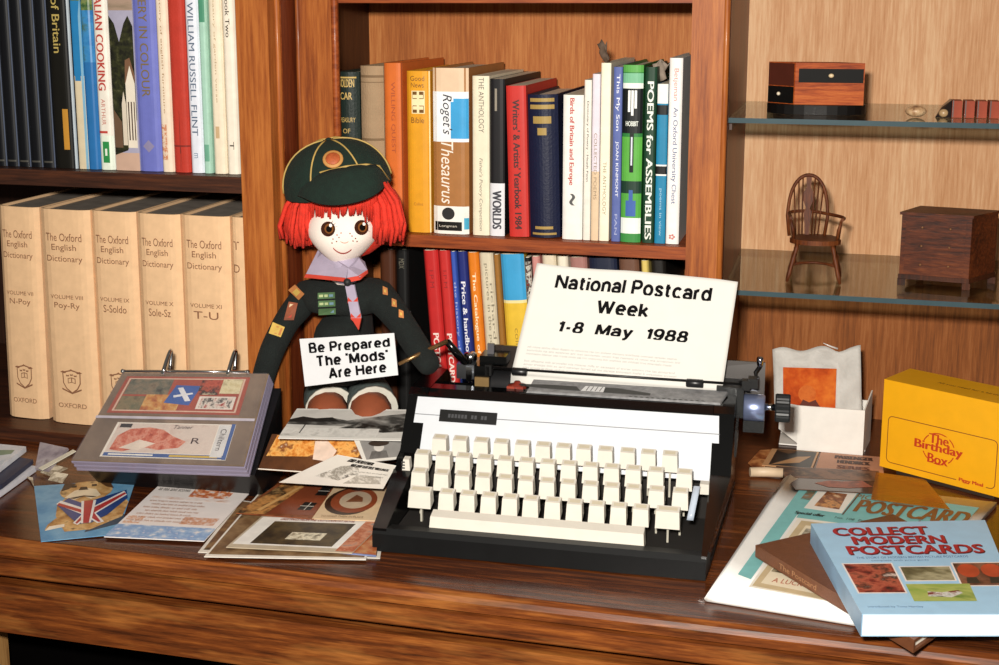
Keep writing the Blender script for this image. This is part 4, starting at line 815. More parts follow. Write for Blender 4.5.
for u in (.315, .755):
    b = MB(); b.tube([av(u, .985, .002) + Vector((0, -.008 + .016*k/12, 0)) + Vector((0, 0, 1))*(.021*sin(pi*k/12)) + Vector((0, .012*sin(pi*k/12), 0)) for k in range(13)], .0022, CHROME, 10); b.build('ring', al)

# ------------------------------------------------------------------ flat papers and cards
def card(name, label, corners, layers, cat='postcard', grp=None, t=.0006, texts=(), zs=None, curl=0, edge=None):
    """corners: pixel (lower-left, lower-right, upper-right, upper-left) met with height zs."""
    zs = zs or [.7506+.0006]*4
    if not isinstance(zs, (list, tuple)): zs = [zs]*4
    q = [pz(x, y, z) for (x, y), z in zip(corners, zs)]
    nv = (q[1]-q[0]).cross(q[3]-q[0]).normalized(); q[2] = pn(*corners[2], q[0], nv)
    f = lambda u, v, e=0: bil(q, u, v) + nv*(e + curl*(2*u-1)**2)
    b = MB(); b.slab(lambda u, v, o: f(u, v, o), 9 if curl else 2, 3 if curl else 2, t, edge or layers[0], False)
    for k, (m, pts) in enumerate([(layers[0], R4(0.0, 0.0, 1, 1))]*0 + list(layers[1:])):
        b.add([f(u, v, .00018 + .00007*k) for u, v in pts], [tuple(range(len(pts)))], m)
    for st, u, v, w, h, m, kw in texts:
        b.text(st, lambda A, B: f(u+A, v+B, .00018 + .00007*len(layers)), w, h, m, **kw)
    org = (q[0]+q[1]+q[2]+q[3])/4 - nv*t
    return tag(b.build(name, None, org), label, cat, grp), f
K0 = .7506
GC = 'postcards on the left of the desk'
# bulldog card
SKY = photo(['#3f78a8', '#5a93bd', '#79a9c9', '#4f86b2'], 18)
FUR = photo(['#8a6238', '#b98a52', '#d8b27a', '#5a4028'], 55)
UJ = paint('#25427e', .3); UW = paint('#e8e4e0', .3); UR = paint('#b03432', .3)
card('postcard', 'blue postcard of a bulldog wearing a union flag waistcoat', [(41, 541.5), (118, 534), (136, 479), (34, 486)], [SKY,
  (paint('#3a4a5a', .4), [(.55, .08), (1.0, .18), (1.0, .34), (.6, .2)]),
  (FUR, [(.30, .12), (.62, .12), (.98, .30), (1.0, .56), (.90, .70), (.70, .70), (.30, .70), (.22, .6), (.20, .4)]),
  (FUR, [(.06, .17), (.34, .22), (.36, .36), (.20, .36), (.10, .26)]), (paint('#f0e4d0', .4), [(.06, .16), (.30, .20), (.30, .25), (.12, .23)]),
  (FUR, [(.52+.27*cos(2*pi*k/20), .82+.19*sin(2*pi*k/20)) for k in range(20)]),
  (paint('#3a2618', .4), [(.26, .84), (.30, 1.0), (.42, .98), (.34, .88)]), (paint('#5a3c22', .4), [(.80, .84), (.74, 1.0), (.64, .98), (.72, .88)]),
  (paint('#e8d6b6', .4), [(.30, .72), (.40, .66), (.50, .72), (.58, .66), (.68, .72), (.62, .84), (.52, .88), (.40, .84)]), (paint('#2a1a12', .4), [(.34, .70), (.50, .735), (.64, .70), (.60, .685), (.50, .715), (.40, .68)]),
  (paint('#1a100c', .4), [(.44, .84), (.54, .84), (.52, .90), (.46, .90)]), (paint('#1a100c', .4), [(.37, .90), (.42, .90), (.42, .94), (.37, .94)]), (paint('#1a100c', .4), [(.57, .90), (.62, .90), (.62, .94), (.57, .94)]),
  (UJ, [(.22, .58), (.34, .70), (.50, .58), (.68, .66), (.94, .78), (.98, .62), (.80, .34), (.62, .22), (.46, .22), (.34, .38)]),
  (UW, [(.21, .60), (.26, .66), (.56, .46), (.92, .76), (.96, .68), (.66, .38), (.78, .22), (.70, .20), (.57, .32), (.46, .20), (.40, .24), (.50, .38)]),
  (UR, [(.22, .58), (.24, .62), (.55, .43), (.93, .73), (.95, .70), (.64, .39), (.74, .22), (.71, .22), (.56, .36), (.45, .22), (.43, .24), (.52, .39)]),
  (UW, [(.48, .62), (.50, .22), (.62, .22), (.64, .62)]), (UR, [(.51, .62), (.525, .22), (.595, .22), (.61, .62)]),
  ], 'postcard', GC, zs=[K0+.0008, K0+.0020, K0+.0020, K0+.0008], t=.0006)
CH = ['#e9e1dc', '#efe8e2']
card('postcard', 'white postcard with brown verse text and small drawings beside the bulldog card', [(104, 536.5), (204, 541), (257, 485), (166, 478.5)], [paint('#ebe3df', .4, .03),
  (photo(['#ebe3df', '#9fb9d8', '#7f9fcc', '#e4e0e2'], 90), R4(.0, .0, 1, .20)), (photo(['#ebe3df', '#b0502c', '#d88a5a', '#ebe3df', '#3a342c'], 120), R4(.42, .70, .84, .95)), (photo(['#ebe3df', '#d8a07a', '#ebe3df', '#b8785a'], 160), R4(.03, .22, .20, .34)), (photo(['#ebe3df', '#c98a62', '#ebe3df'], 160), R4(.60, .24, .95, .36)), (photo(['#d8a888', '#ebe3df', '#c99474'], 130, st=(.4, 1, 1)), R4(.06, .64, .9, .68))],
  'postcard', GC, zs=K0+.0032, t=.0008, texts=[('Dinna speak in haste', .22, .90, .32, .07, paint('#3a322c', .5, 0), {}), ('at tea and scones', .22, .81, .34, .06, paint('#3a322c', .5, 0), {})] +
  [(' '.join(''.join(rng.choice('aeionrstlmhd') for _ in range(rng.randint(2, 7))) for _ in range(7)), .36 + .05*(k % 2), .60 - .055*k, .56, .028, paint('#b07a58', .5, 0), {}) for k in range(7)])
# foreground pile, bottom to top
z1 = K0 + .0008
card('postcard', 'white edged card at the bottom of the front pile of postcards', [(198, 552), (380, 558), (386, 520), (240, 500)], [paint('#d9d2c8', .4), (photo(['#3a2a1e', '#6a4a30', '#8a6a44', '#2a2018'], 40), R4(.02, .04, .98, .98))], 'postcard', GC, zs=z1, t=.0008)
card('postcard', 'brown interior scene postcard lying low in the front pile', [(204, 556.5), (366, 559.5), (384, 505), (262, 489)], [paint('#e0dad0', .4), (photo(['#4a3624', '#6e5236', '#8e7250', '#3a2a1c'], 34), R4(.015, .03, .985, .985))], 'postcard', GC, zs=z1+.0022, t=.0008)
card('postcard', 'postcard with dark framed scene and lettered white border at the front of the pile', [(226, 547), (352, 553), (386, 520), (262, 516)], [paint('#b9ab94', .3), (paint('#e9e6e0', .3), R4(.02, .10, .97, .97)), (photo(['#1f1a12', '#3a2f20', '#57482e', '#2b2418'], 40), R4(.15, .14, .80, .84)), (photo(['#6a5634', '#e4dcc4', '#4a3c26'], 120), R4(.38, .30, .66, .52)), (photo(['#7a7a7c', '#c98a6a', '#a8522c', '#d8b08a'], 70), R4(.86, .02, 1, .92))],
  'postcard', GC, zs=z1+.0046, t=.0008, texts=[('GREETINGS FROM THE OLD COUNTRY HOTEL', .48, .905, .60, .06, paint('#8a3a30', .5, 0), dict(bold=.01))])
card('postcard', 'postcard with blue sky strip and red brick corner under the framed scene card', [(300, 549), (376, 556), (380, 518), (268, 512)], [paint('#7f8cb8', .3, .06), (photo(['#8a4226', '#b06236', '#caa070'], 60), R4(.62, .02, 1, .6))], 'postcard', GC, zs=z1+.0034, t=.0008)
card('postcard', 'colour postcard with a red brick house front in the middle of the pile', [(236, 513), (314, 519), (337, 484), (283, 480)], [photo(['#54301e', '#7a4226', '#8e5232', '#5e3420'], 60), (photo(['#2a1e16', '#c98f52', '#3a2a1e', '#e0b070'], 36, st=(1, 1, 1)), [(0, 0), (.36, .02), (.52, .98), (.1, 1)]), (paint('#7e3f26', .35, .12), [(.38, .05), (.96, .08), (.98, .98), (.52, .98)]), (paint('#1e1a18', .3), [(.70, .20), (.88, .21), (.90, .42), (.72, .42)]), (paint('#c9c4ba', .3), [(.70, .30), (.89, .31), (.89, .325), (.70, .315)]), (paint('#c9c4ba', .3), [(.79, .2), (.80, .2), (.82, .42), (.81, .42)]), (paint('#d2a468', .35), [(.20, .1), (.26, .1), (.48, .85), (.42, .85)]), (paint('#1e1a18', .3), [(.78, .62), (.96, .63), (.97, .88), (.80, .88)]), (paint('#c9c4ba', .3), [(.78, .74), (.965, .75), (.965, .765), (.78, .755)])], 'postcard', GC, zs=z1+.0062, t=.0008)
card('postcard', 'cream postcard with a large brown oval emblem left of the typewriter', [(312, 518.5), (384, 521), (392, 486), (336, 484.5)], [paint('#d4b894', .35, .08), (paint('#3a2418', .3), [(.40+.38*cos(2*pi*k/24), .52+.40*sin(2*pi*k/24)) for k in range(24)]), (paint('#8a4428', .3, .15), [(.46+.36*cos(2*pi*k/24), .55+.37*sin(2*pi*k/24)) for k in range(24)]), (paint('#b9a48c', .3), [(.48+.25*cos(2*pi*k/24), .55+.25*sin(2*pi*k/24)) for k in range(24)]), (paint('#7a4a30', .3), [(.34, .48), (.60, .50), (.58, .62), (.46, .70)])], 'postcard', GC, zs=z1+.0064, t=.0008, texts=[('TO HOLD THEM IN PLACE', .4, .07, .6, .05, paint('#7a5a3c', .5, 0), {})])
card('postcard', 'white comic postcard with line drawing and bold black caption', [(279, 482.5), (383, 489), (396, 466), (337, 455)], [paint('#e9e5dd', .4, .03), (photo(['#e9e5dd', '#8f8a80', '#e9e5dd', '#3a3632'], 120), [(.20, .30), (.50, .22), (.62, .55), (.48, .80), (.30, .72)]), (photo(['#e9e5dd', '#a8a298', '#e9e5dd'], 150), [(.58, .12), (.95, .2), (.9, .5), (.62, .45)])], 'postcard', GC, zs=[.772, .772, .8125, .8125], t=.0006, texts=[('DID YOU EVER', .46, .93, .40, .10, paint('#1c1a18', .5, 0), dict(bold=.02, shear=.1)), ('SEE MY LITTLE VILLAGE', .66, .79, .56, .09, paint('#1c1a18', .5, 0), dict(bold=.02)), ('in a post box so small that', .75, .6, .42, .06, paint('#5a564e', .5, 0), {}), ('nobody could ever find it', .72, .48, .42, .06, paint('#5a564e', .5, 0), {})])
# the cards lying on the legs of the doll
GL = 'postcards lying over the legs of the doll'
card('postcard', 'brown toned postcard with orange and cream flower heads below the long village view', [(258, 469.5), (352, 476), (372, 438), (272, 434)], [photo(['#3a2416', '#57341e', '#6a4226'], 30), (photo(['#57341e', '#c4772e', '#e0a85c', '#7a4220', '#e8d0b0'], 75), [(.03, .38), (.96, .48), (.99, .95), (.06, .97)]), (paint('#d8c2b2', .4, .15), [(.52, .36), (.70, .32), (.72, .62), (.56, .92), (.46, .86)]), (paint('#e6ddd0', .4), R4(.0, .0, .5, .03))], 'postcard', GL, zs=[.785, .785, .812, .812], t=.0008)
bw = photo(['#1c1c1a', '#4a4946', '#8f8d88', '#d5d2cc'], 60, st=(.5, 1, 1))
card('postcard', 'long black and white village view postcard before the doll', [(278, 438), (401, 440.5), (408, 409.5), (297, 408.5)], [paint('#e6e4de', .35, .02), (paint('#d0cec8', .35), R4(.0, .06, 1, .95)), (bw, [(.0, .58), (.06, .66), (.2, .62), (.34, .70), (.5, .60), (.7, .72), (.86, .8), (1, .86), (1, .42), (.7, .36), (.4, .42), (.0, .46)]), (photo(['#141412', '#2e2d2a', '#8a8882'], 110), [(.45, .34), (.62, .52), (.80, .44), (1, .50), (1, .26), (.84, .22), (.6, .28)]), (paint('#242422', .35, .2), [(.0, .62), (.10, .72), (.22, .66), (.36, .70), (.44, .56), (.20, .54), (.0, .53)]), (photo(['#c2c0ba', '#dedcd6', '#a09e98'], 60), R4(.0, .08, .8, .34)), (paint('#2a2a28', .35), [(.145, .16), (.155, .16), (.165, .44), (.155, .44)])], 'postcard', GL, zs=[.8190, .8190, .8300, .8300], t=.0008)
card('postcard', 'small grey portrait postcard of a woman wearing a wide hat', [(364, 462.5), (396, 459), (405, 438.5), (354, 440)], [paint('#d6d2ca', .35, .03), (paint('#8a8784', .35, .12), R4(.10, .10, 1, .97)), (photo(['#3a3836', '#6a6764', '#4a4846'], 60), [(.18, .12), (.75, .12), (.66, .45), (.30, .46)]), (paint('#c9c3bc', .35), [(.48+.12*cos(2*pi*k/16), .60+.18*sin(2*pi*k/16)) for k in range(16)]), (paint('#3a2f28', .35), [(.48+.22*cos(2*pi*k/16), .80+.14*sin(2*pi*k/16)) for k in range(16)])], 'postcard', GL, zs=[.8020, .8020, .8170, .8170], t=.0008)

# left end leaflets
card('booklet', 'blue covered booklet topmost of the stack at the left desk edge', [(-18, 482), (2, 465), (26, 446.5), (-10, 443)], [paint('#5a8ab8', .35, .15), (paint('#c9d2dc', .35), R4(.0, .0, .8, .4)), (paint('#8fa08a', .35), R4(.3, .62, .8, .8))], 'booklet', None, zs=K0+.020, t=.006, edge=paint('#d8dce4', .5))
card('booklet', 'white booklet with dark lower edge under the blue booklet', [(-20, 495), (2, 484), (33, 459.5), (-12, 452)], [paint('#c8ccd8', .4, .1)], 'booklet', None, zs=K0+.013, t=.005, edge=paint('#30344a', .5))
card('leaflet', 'pale leaflet lowest of the stack at the left desk edge', [(-20, 505), (1, 491), (36, 466), (-10, 460)], [paint('#d6d8e2', .4, .1)], 'leaflet', None, zs=K0+.0068, t=.0060)
card('packet', 'greyish cellophane packet between the booklets and the album', [(35, 468), (48, 470), (68, 448), (40, 442)], [photo(['#6a6068', '#8f858c', '#a39a9e', '#5a4a44'], 40, .2)], 'packet', None, zs=[K0+.006, K0+.006, K0+.022, K0+.022], t=.003)
card('paper_strip', 'narrow white paper strip in front of the cellophane packet', [(38, 468), (42, 470), (76, 451), (73, 449.5)], [paint('#d2cdbc', .5, .05)], 'paper', None, zs=[K0+.009, K0+.009, K0+.021, K0+.021], t=.0008)
for k, (cs, lb_, zz) in enumerate([([(40, 472), (50, 476), (68, 468), (52, 464)], 'cream scrap of folded paper behind the bulldog card, rear one', .0075), ([(48, 480), (62, 483), (68, 474), (54, 471.5)], 'pale triangular paper scrap behind the bulldog card, nearer the album', .0075), ([(30, 480), (34, 487), (33, 478), (24, 476)], 'tiny beige paper corner scrap left of the bulldog card', .0012)]):
    card('paper_scrap', lb_, cs, [photo(['#b9a98e', '#d8ccb6', '#8a7a64', '#e0d6c4'], 70)], 'paper scrap', 'paper scraps by the bulldog card', zs=[K0+.0014, K0+.0014, K0+zz, K0+zz], t=.0006)

# ------------------------------------------------------------------ right side: magazine, brown book, blue book
MAG = [pz(704, 597, K0+.004), pz(880, 626, K0+.004), pz(997, 503, K0+.004), pz(783, 478, K0+.004)]
mag = thing('magazine', (MAG[0]+MAG[1]+MAG[2]+MAG[3])/4 - Vector((0, 0, .004)), 'folded postcard monthly newspaper with turquoise border under the brown and blue books', 'magazine')
TEAL = paint('#7fc0c0', .6, .08)
ex = (MAG[1]-MAG[0]).normalized()
def mf(u, v, e=0):   # rounded fold on the left edge
    q = bil(MAG, u, v); z = .0045*min(1, max(0, u)/.02)**.5 if u < .02 else .0045
    q.z = K0 + .0048 + .0042*max(0, 1-abs(u-.035)/.05)**2 + e; return q
b = MB(); 
NU = 40; us = [0, .003, .008, .015, .025, .035, .045, .06, .08, .1] + [.1 + .9*k/20 for k in range(1, 21)]
def lay(b, fu, fz, m, e0, e1):
    n_ = len(us); vs = []
    for e in (0, 1):
        for v in (0, .25, .5, .75, 1):
            for u in us: 
                q = mf(u, v); rnd_ = max(0, 1-u/.012); zm = K0+.0026
                q.z = (q.z*(1-rnd_) + zm*rnd_) if e else (K0+.0004)*(1-rnd_) + zm*rnd_ ; vs.append(q)
    fs = []; Q = n_*5
    for j in range(4):
        for i in range(n_-1): a = j*n_+i; fs += [(a, a+1, a+1+n_, a+n_), (Q+a, Q+a+1, Q+a+1+n_, Q+a+n_)]
    for j in (0, 4):
        for i in range(n_-1): a = j*n_+i; fs.append((a, a+1, Q+a+1, Q+a))
    for j in range(4): a = j*n_+n_-1; fs.append((a, a+n_, Q+a+n_, Q+a))
    return b.add(vs, fs, m, True)
lay(b, 0, 0, paint('#f0efec', .7, .03), 0, 0); b.build('folded_pages', mag)
b = MB()
def mp(m, pts, k=0): b.grid(lambda s, t: (lambda u, v: mf(u, v, .0003+.0001*k))(*[ (pts[0][i]*(1-s)*(1-t) + pts[1][i]*s*(1-t) + pts[2][i]*s*t + pts[3][i]*(1-s)*t) for i in (0, 1)]), 12, 6, m, False)
mp(TEAL, [(.10, .17), (.185, .15), (.185, .99), (.115, .99)]); mp(TEAL, [(.185, .70), (.95, .70), (.95, .93), (.185, .955)])
mp(paint('#efe9dc', .6, .03), [(.20, .10), (.97, .08), (.97, .66), (.20, .66)], 0)
mp(TEAL, [(.19, .65), (.97, .65), (.97, .705), (.19, .705)], 1)
mp(paint('#c9b48e', .6, .08), [(.215, .11), (.72, .09), (.74, .64), (.225, .63)], 2)
mp(paint('#e9dcc0', .6, .05), [(.25, .135), (.69, .115), (.70, .60), (.262, .595)], 3); mp(photo(['#a8a496', '#c9c2b0', '#7a7462', '#dcd4c0'], 45), [(.27, .36), (.69, .34), (.69, .57), (.275, .57)], 4); mp(photo(['#1e1c16', '#4a402a', '#c9b896', '#2e281c'], 60), [(.26, .22), (.69, .20), (.69, .33), (.262, .35)], 5)
b.text('A LUCKY CARD', lambda A, B: mf(.47+A, .165+B, .001), .34, .03, paint('#b0502c', .6, 0))
mp(paint('#f0ece4', .5, .03), [(.195, .735), (.385, .73), (.385, .93), (.205, .94)], 4); mp(paint('#5a3a2c', .5), [(.389, .72), (.397, .72), (.400, .93), (.392, .93)], 5)
mp(photo(['#e0c49a', '#a8683a', '#6a3a26', '#d89a5a', '#2e2a3a'], 70), [(.235, .765), (.36, .76), (.345, .905), (.245, .905)], 6)
mp(photo(['#7fc0c0', '#5a6a5a', '#8a6a4a', '#6fa0a0'], 110), [(.150, .81), (.195, .81), (.198, .92), (.155, .92)], 4)
BR = paint('#8a5a2c', .6, 0)
b.text('PICTURE', lambda A, B: mf(.50+A, .895+B, .0011), .22, .04, paint('#8a6a44', .6, 0), bold=.01)
b.text('POSTCARD', lambda A, B: mf(.69+A, .815+B, .001), .53, .115, BR, bold=.014)
b.text('MONTHLY', lambda A, B: mf(.86+A, .735+B, .001), .22, .03, BR, bold=.02)
b.text('Special offer', lambda A, B: mf(.245+A, .685+B, .0012), .15, .03, paint('#1f3a3a', .6, 0), bold=.02)
b.text('No. 108  Price 65p  May 1988', lambda A, B: mf(.55+A, .685+B, .0012), .36, .022, paint('#1f3a3a', .6, 0))
b.build('cover_print', mag)
# brown hardback
z0 = K0 + .0096
B4 = [pz(755.5, 545, z0+.011), pz(914, 640, z0+.011), pz(1010, 575, z0+.011), pz(893, 514, z0+.011)]
d1 = (B4[1]-B4[0]); d2 = (B4[3]-B4[0]); d2 = d2 - d1*(d2.dot(d1)/d1.dot(d1))*.0
bbk = thing('book', (B4[0]+B4[1]+B4[2]+B4[3])/4 - Vector((0, 0, .011)), 'plain brown hardback lying askew between the magazine and the blue paperback', 'book')
BRN = paint('#6a3f26', .5, .12, bump=.3, scale=120); dn = Vector((0, 0, -1))
b = MB(); b.hexa([q + dn*.0022 for q in B4] + B4, BRN, .0006); b.hexa([q + dn*.011 for q in B4] + [q + dn*.0088 for q in B4], BRN, .0006)
sp = [B4[0].lerp(B4[3], .0), B4[1], B4[1].lerp(B4[2], .012), B4[0].lerp(B4[3], .012)]; b.hexa([q + dn*.0088 for q in sp] + [q + dn*.0022 for q in sp], BRN)
sn = (B4[1]-B4[0]).normalized(); so = Vector((sn.y, -sn.x, 0))
b.text('The Postcard', lambda A, B: B4[0].lerp(B4[1], .30) + sn*A + dn*(.0055-B) + so*.0004, .05, .005, paint('#a87c58', .5, 0)); b.build('cover', bbk)
b = MB(); ins = [bil(B4, u, v) for u, v in ((.015, .02), (.985, .02), (.985, .98), (.015, .98))]; b.hexa([q + dn*.0086 for q in ins] + [q + dn*.0024 for q in ins], paint('#f0eadc', .8)); b.build('page_block', bbk)
# blue paperback
zt = z0 + .0112 + .0185
C4 = [pz(862, 614, zt), pz(1024, 614, zt), pz(985, 520, zt), pz(811, 523.5, zt)]
blu = thing('book', (C4[0]+C4[1]+C4[2]+C4[3])/4 - Vector((0, 0, .0185)), 'light blue paperback about modern postcards with dark red title, on top of the brown hardback', 'book')
BLU = paint('#a3cbe8', .35, .05); BLS = paint('#8fb6d6', .4, .08)
b = MB(); b.hexa([q + dn*.0006 for q in C4] + C4, BLU); b.hexa([q + dn*.0185 for q in C4] + [q + dn*.0179 for q in C4], BLU)
sp = [C4[0], C4[3], C4[3].lerp(C4[2], .006), C4[0].lerp(C4[1], .006)]; b.hexa([q + dn*.0179 for q in sp] + [q + dn*.0006 for q in sp], BLS)
cf = lambda u, v, e=.0003: bil(C4, u, v) + Vector((0, 0, e))
DR = paint('#a8242c', .4, 0)
for st, u, v, w, h in (('COLLECT', .37, .885, .55, .095), ('MODERN', .45, .775, .54, .092), ('POSTCARDS', .52, .660, .80, .098)):
    b.text(st, lambda A, B: cf(u+A, v+B, .0004), w, h, DR, bold=.014)
    b.text(st, lambda A, B: cf(u+A+.006, v+B-.008, .00025), w, h, paint('#5a1a24', .4, 0), bold=.014)
b.text('THE STORY OF MODERN BRITISH PICTURE POSTCARDS', lambda A, B: cf(.48+A, .575+B), .66, .022, paint('#4a6a90', .5, 0)); b.text('complete with price guide', lambda A, B: cf(.40+A, .54+B), .34, .018, paint('#4a6a90', .5, 0))
b.text('introduced by Tony Hartley', lambda A, B: cf(.23+A, .065+B), .34, .022, paint('#4a6a90', .5, 0))
def cp(m, pts, e=.0003): b.add([cf(u, v, e) for u, v in pts], [tuple(range(len(pts)))], m)
cp(paint('#e8ded8', .4), R4(.045, .195, .345, .515)); cp(photo(['#2e1a1a', '#7a2a24', '#b05a44', '#3a2420', '#d8c0b4'], 60), R4(.055, .205, .335, .505), .0004)
cp(paint('#e8ded8', .4), R4(.37, .315, .68, .475)); cp(photo(['#3a3626', '#6a6448', '#a8a080', '#54503a'], 60, st=(.5, 1, 1)), R4(.38, .325, .67, .465), .0004)
cp(paint('#e8ded8', .4), R4(.69, .26, 1.0, .51)); cp(photo(['#3a241c', '#57352a', '#8a5a44', '#6a3a2a'], 50), R4(.70, .27, .99, .50), .0004)
for uu in (.775, .915): cp(paint('#b04428', .4, .2), [(uu+.065*cos(2*pi*k/18), .42+.07*sin(2*pi*k/18)) for k in range(18)], .0005); cp(paint('#2e2a26', .4), [(uu-.04, .29), (uu+.04, .29), (uu+.03, .35), (uu-.03, .35)], .0005)
cp(photo(['#6a8a3a', '#8aa04a', '#a8b060', '#5a7a34'], 50, st=(.4, 1, 1)), R4(.36, .115, .745, .285), .0006); cp(photo(['#2a3222', '#7a2a24', '#d0d0c8', '#2e3a28'], 90), [(.46, .16), (.60, .15), (.68, .19), (.66, .22), (.56, .20), (.47, .21)], .0007)
b.build('cover', blu)
b = MB(); ins = [bil(C4, u, v) for u, v in ((.008, .001), (.999, .001), (.999, .997), (.008, .997))]; b.hexa([q + dn*.0177 for q in ins] + [q + dn*.0008 for q in ins], paint('#f4f2ee', .7, .02)); b.build('page_block', blu)

# ------------------------------------------------------------------ back right of the desk
YLW = paint('#f0ac14', .4, .03)
Yq = [pz(879.5, 466, K0+.004), pz(1004, 499, K0+.004)]
hgt = pn(884.7, 379, Yq[0], Vector((0, 1, 0))).z - K0 - .004
e1 = (Yq[1]-Yq[0]); wl = e1.length; e1.normalize(); e2 = Vector((-e1.y, e1.x, 0)); dp = .058
ybx = thing('gift_box', Yq[0] + e1*wl/2 + e2*dp/2, 'bright yellow cardboard box with red round lettering at the right edge', 'box')
def yf(x, z, e=0): return Yq[0] + e1*x + Vector((0, 0, z)) - e2*e
b = MB(); c = [Yq[0], Yq[0]+e1*wl, Yq[0]+e1*wl+e2*dp, Yq[0]+e2*dp]; b.hexa(c + [q + Vector((0, 0, hgt)) for q in c], YLW, .0008)
RDB = paint('#c03818', .45, 0)
def loop(pts, w, m, e=.0004):
    n_ = len(pts)
    for i in range(n_):
        p0 = Vector(pts[i]); p1 = Vector(pts[(i+1) % n_]); t_ = (p1-p0).normalized(); nn_ = Vector((-t_.y, t_.x))*w/2
        b.add([yf(*(p0-nn_), e), yf(*(p1-nn_), e), yf(*(p1+nn_), e), yf(*(p0+nn_), e)], [(0, 1, 2, 3)], m)
x0, x1, zz0, zz1, rr = .055*wl, .925*wl, .075*hgt, .60*hgt, .005
rp = []
for cx_, cz_, a0 in ((x1-rr, zz1-rr, 0), (x0+rr, zz1-rr, 90), (x0+rr, zz0+rr, 180), (x1-rr, zz0+rr, 270)): rp += [(cx_+rr*cos(radians(a0+18*k)), cz_+rr*sin(radians(a0+18*k))) for k in range(6)]
loop(rp, .0009, paint('#8a4a1c', .45, 0))
ccx, ccz, cr2 = .475*wl, .36*hgt, .17*hgt; loop([(ccx+cr2*1.06*cos(2*pi*k/36), ccz+cr2*sin(2*pi*k/36)) for k in range(36)], .0012, RDB)
for st, dz, w, h in (('The', .105, .16, .105), ('Birthday', .0, .39, .125), ('Box', -.115, .165, .105)):
    b.add([yf(ccx-w*wl/2*1.02, ccz+dz*hgt-h*hgt*.45, .0005), yf(ccx+w*wl/2*1.02, ccz+dz*hgt-h*hgt*.45, .0005), yf(ccx+w*wl/2*1.02, ccz+dz*hgt+h*hgt*.45, .0005), yf(ccx-w*wl/2*1.02, ccz+dz*hgt+h*hgt*.45, .0005)], [(0, 1, 2, 3)], YLW)
    b.text(st, lambda A, B: yf(ccx+A, ccz+dz*hgt+B, .0007), w*wl, h*hgt, RDB, bold=.014)
b.add([yf(.63*wl, .055*hgt, .0005), yf(.86*wl, .055*hgt, .0005), yf(.86*wl, .115*hgt, .0005), yf(.63*wl, .115*hgt, .0005)], [(0, 1, 2, 3)], YLW)
b.text('Piggy Meal', lambda A, B: yf(.745*wl+A, .085*hgt+B, .0007), .19*wl, .05*hgt, RDB, bold=.02)
tq = lambda x, y: Yq[0] + e1*x + e2*y + Vector((0, 0, hgt+.0004))
b.text('All you need for a birthday', lambda A, B: tq(.62*wl+A, .45*dp+B), .55*wl, .006, paint('#8a5a1c', .45, 0), bold=.01)
b.build('carton', ybx)
b = MB(); c = [Yq[0]+e1*.02-e2*.0+Vector((0, 0, -.0037)), Yq[0]+e1*(wl-.01)+Vector((0, 0, -.0037)), Yq[0]+e1*(wl-.01)+e2*dp*.95+Vector((0, 0, -.0037)), Yq[0]+e1*.02+e2*dp*.95+Vector((0, 0, -.0037))]; b.hexa(c + [q+Vector((0, 0, .0035)) for q in c], paint('#2a1c10', .6)); b.build('base_flap', ybx)
# white tray with plastic wrapped picture
Yw = 1.46
wt = thing('card_tray', P(830, 445, Yw), 'small white open cardboard tray behind the platen knob', 'box')
WC = paint('#efebe4', .6, .04)
tz = K0+.0004
a_ = P(797, 443, Yw).x; c_ = P(862, 446, Yw).x; top = P(830, 408, Yw).z
b = MB(); b.box((a_, Yw, tz), (c_, Yw+.0016, top), WC, .0004); b.build('front_panel', wt)
b = MB(); l_ = P(778, 433, Yw).x; b.hexa([(l_, Yw+.012, P(778, 432, Yw).z), (a_, Yw+.0002, tz+.008), (a_, Yw+.0014, tz+.008), (l_, Yw+.0135, P(778, 432, Yw).z), (l_, Yw+.012, top-.001), (a_, Yw+.0002, top), (a_, Yw+.0014, top), (l_, Yw+.0135, top-.001)], WC); b.build('side_flap', wt)
b = MB(); b.hexa([(c_-.0002, Yw+.0002, tz), (c_+.0012, Yw+.0002, tz), (c_+.010, Yw+.055, tz), (c_+.0086, Yw+.055, tz), (c_-.0002, Yw+.0002, top), (c_+.0012, Yw+.0002, top), (c_+.010, Yw+.055, P(866, 391, Yw+.05).z), (c_+.0086, Yw+.055, P(866, 391, Yw+.05).z)], WC); b.build('side_panel', wt)
b = MB(); b.box((l_+.001, Yw+.0142, tz), (c_+.004, Yw+.055, tz+.0015), WC); b.box((l_+.001, Yw+.0535, tz), (c_+.008, Yw+.055, top-.004), WC); b.build('base_panel', wt)
Yp = Yw + .012
pk = [P(775, 416, Yp), P(862, 419, Yp), P(860.5, 347, Yp+.022), P(772.5, 349.5, Yp+.022)]
for q in pk[:2]: q.z = max(q.z, tz+.022)
pt = thing('wrapped_picture', (pk[0]+pk[1])/2, 'orange portrait picture in a crinkled clear plastic wrapper standing in the white tray', 'picture')
wn = Vector((0, -1, .3)).normalized()
b = MB(); b.slab(lambda u, v, o: bil(pk, u, v) + wn*(o + .003*sin(9*u+2)*sin(7*v) * (0 if .12 < u < .7 and .05 < v < .75 else 1)) + Vector((0, 0, .0025*sin(14*u)*v**6 - .003*max(0, 1-abs(u-.75)/.12)*v**8)), 26, 20, .004, paint('#c4c0ba', .5, .12, bump=.5, scale=25, spec=.3)); b.build('plastic_wrapper', pt)
b = MB(); ip = [bil(pk, u, v) + wn*.0036 for u, v in ((.10, .14), (.70, .14), (.725, .70), (.115, .73))]; b.hexa([q - wn*.0008 for q in ip] + ip, photo(['#8a2c10', '#c0501c', '#d8742c', '#a03a14'], 26, .9)); g = lambda u, v, e=.0003: bil(ip, u, v) + wn*e
hp = [(.46+.17*cos(2*pi*k/20), .34+.22*sin(2*pi*k/20)) for k in range(20)]
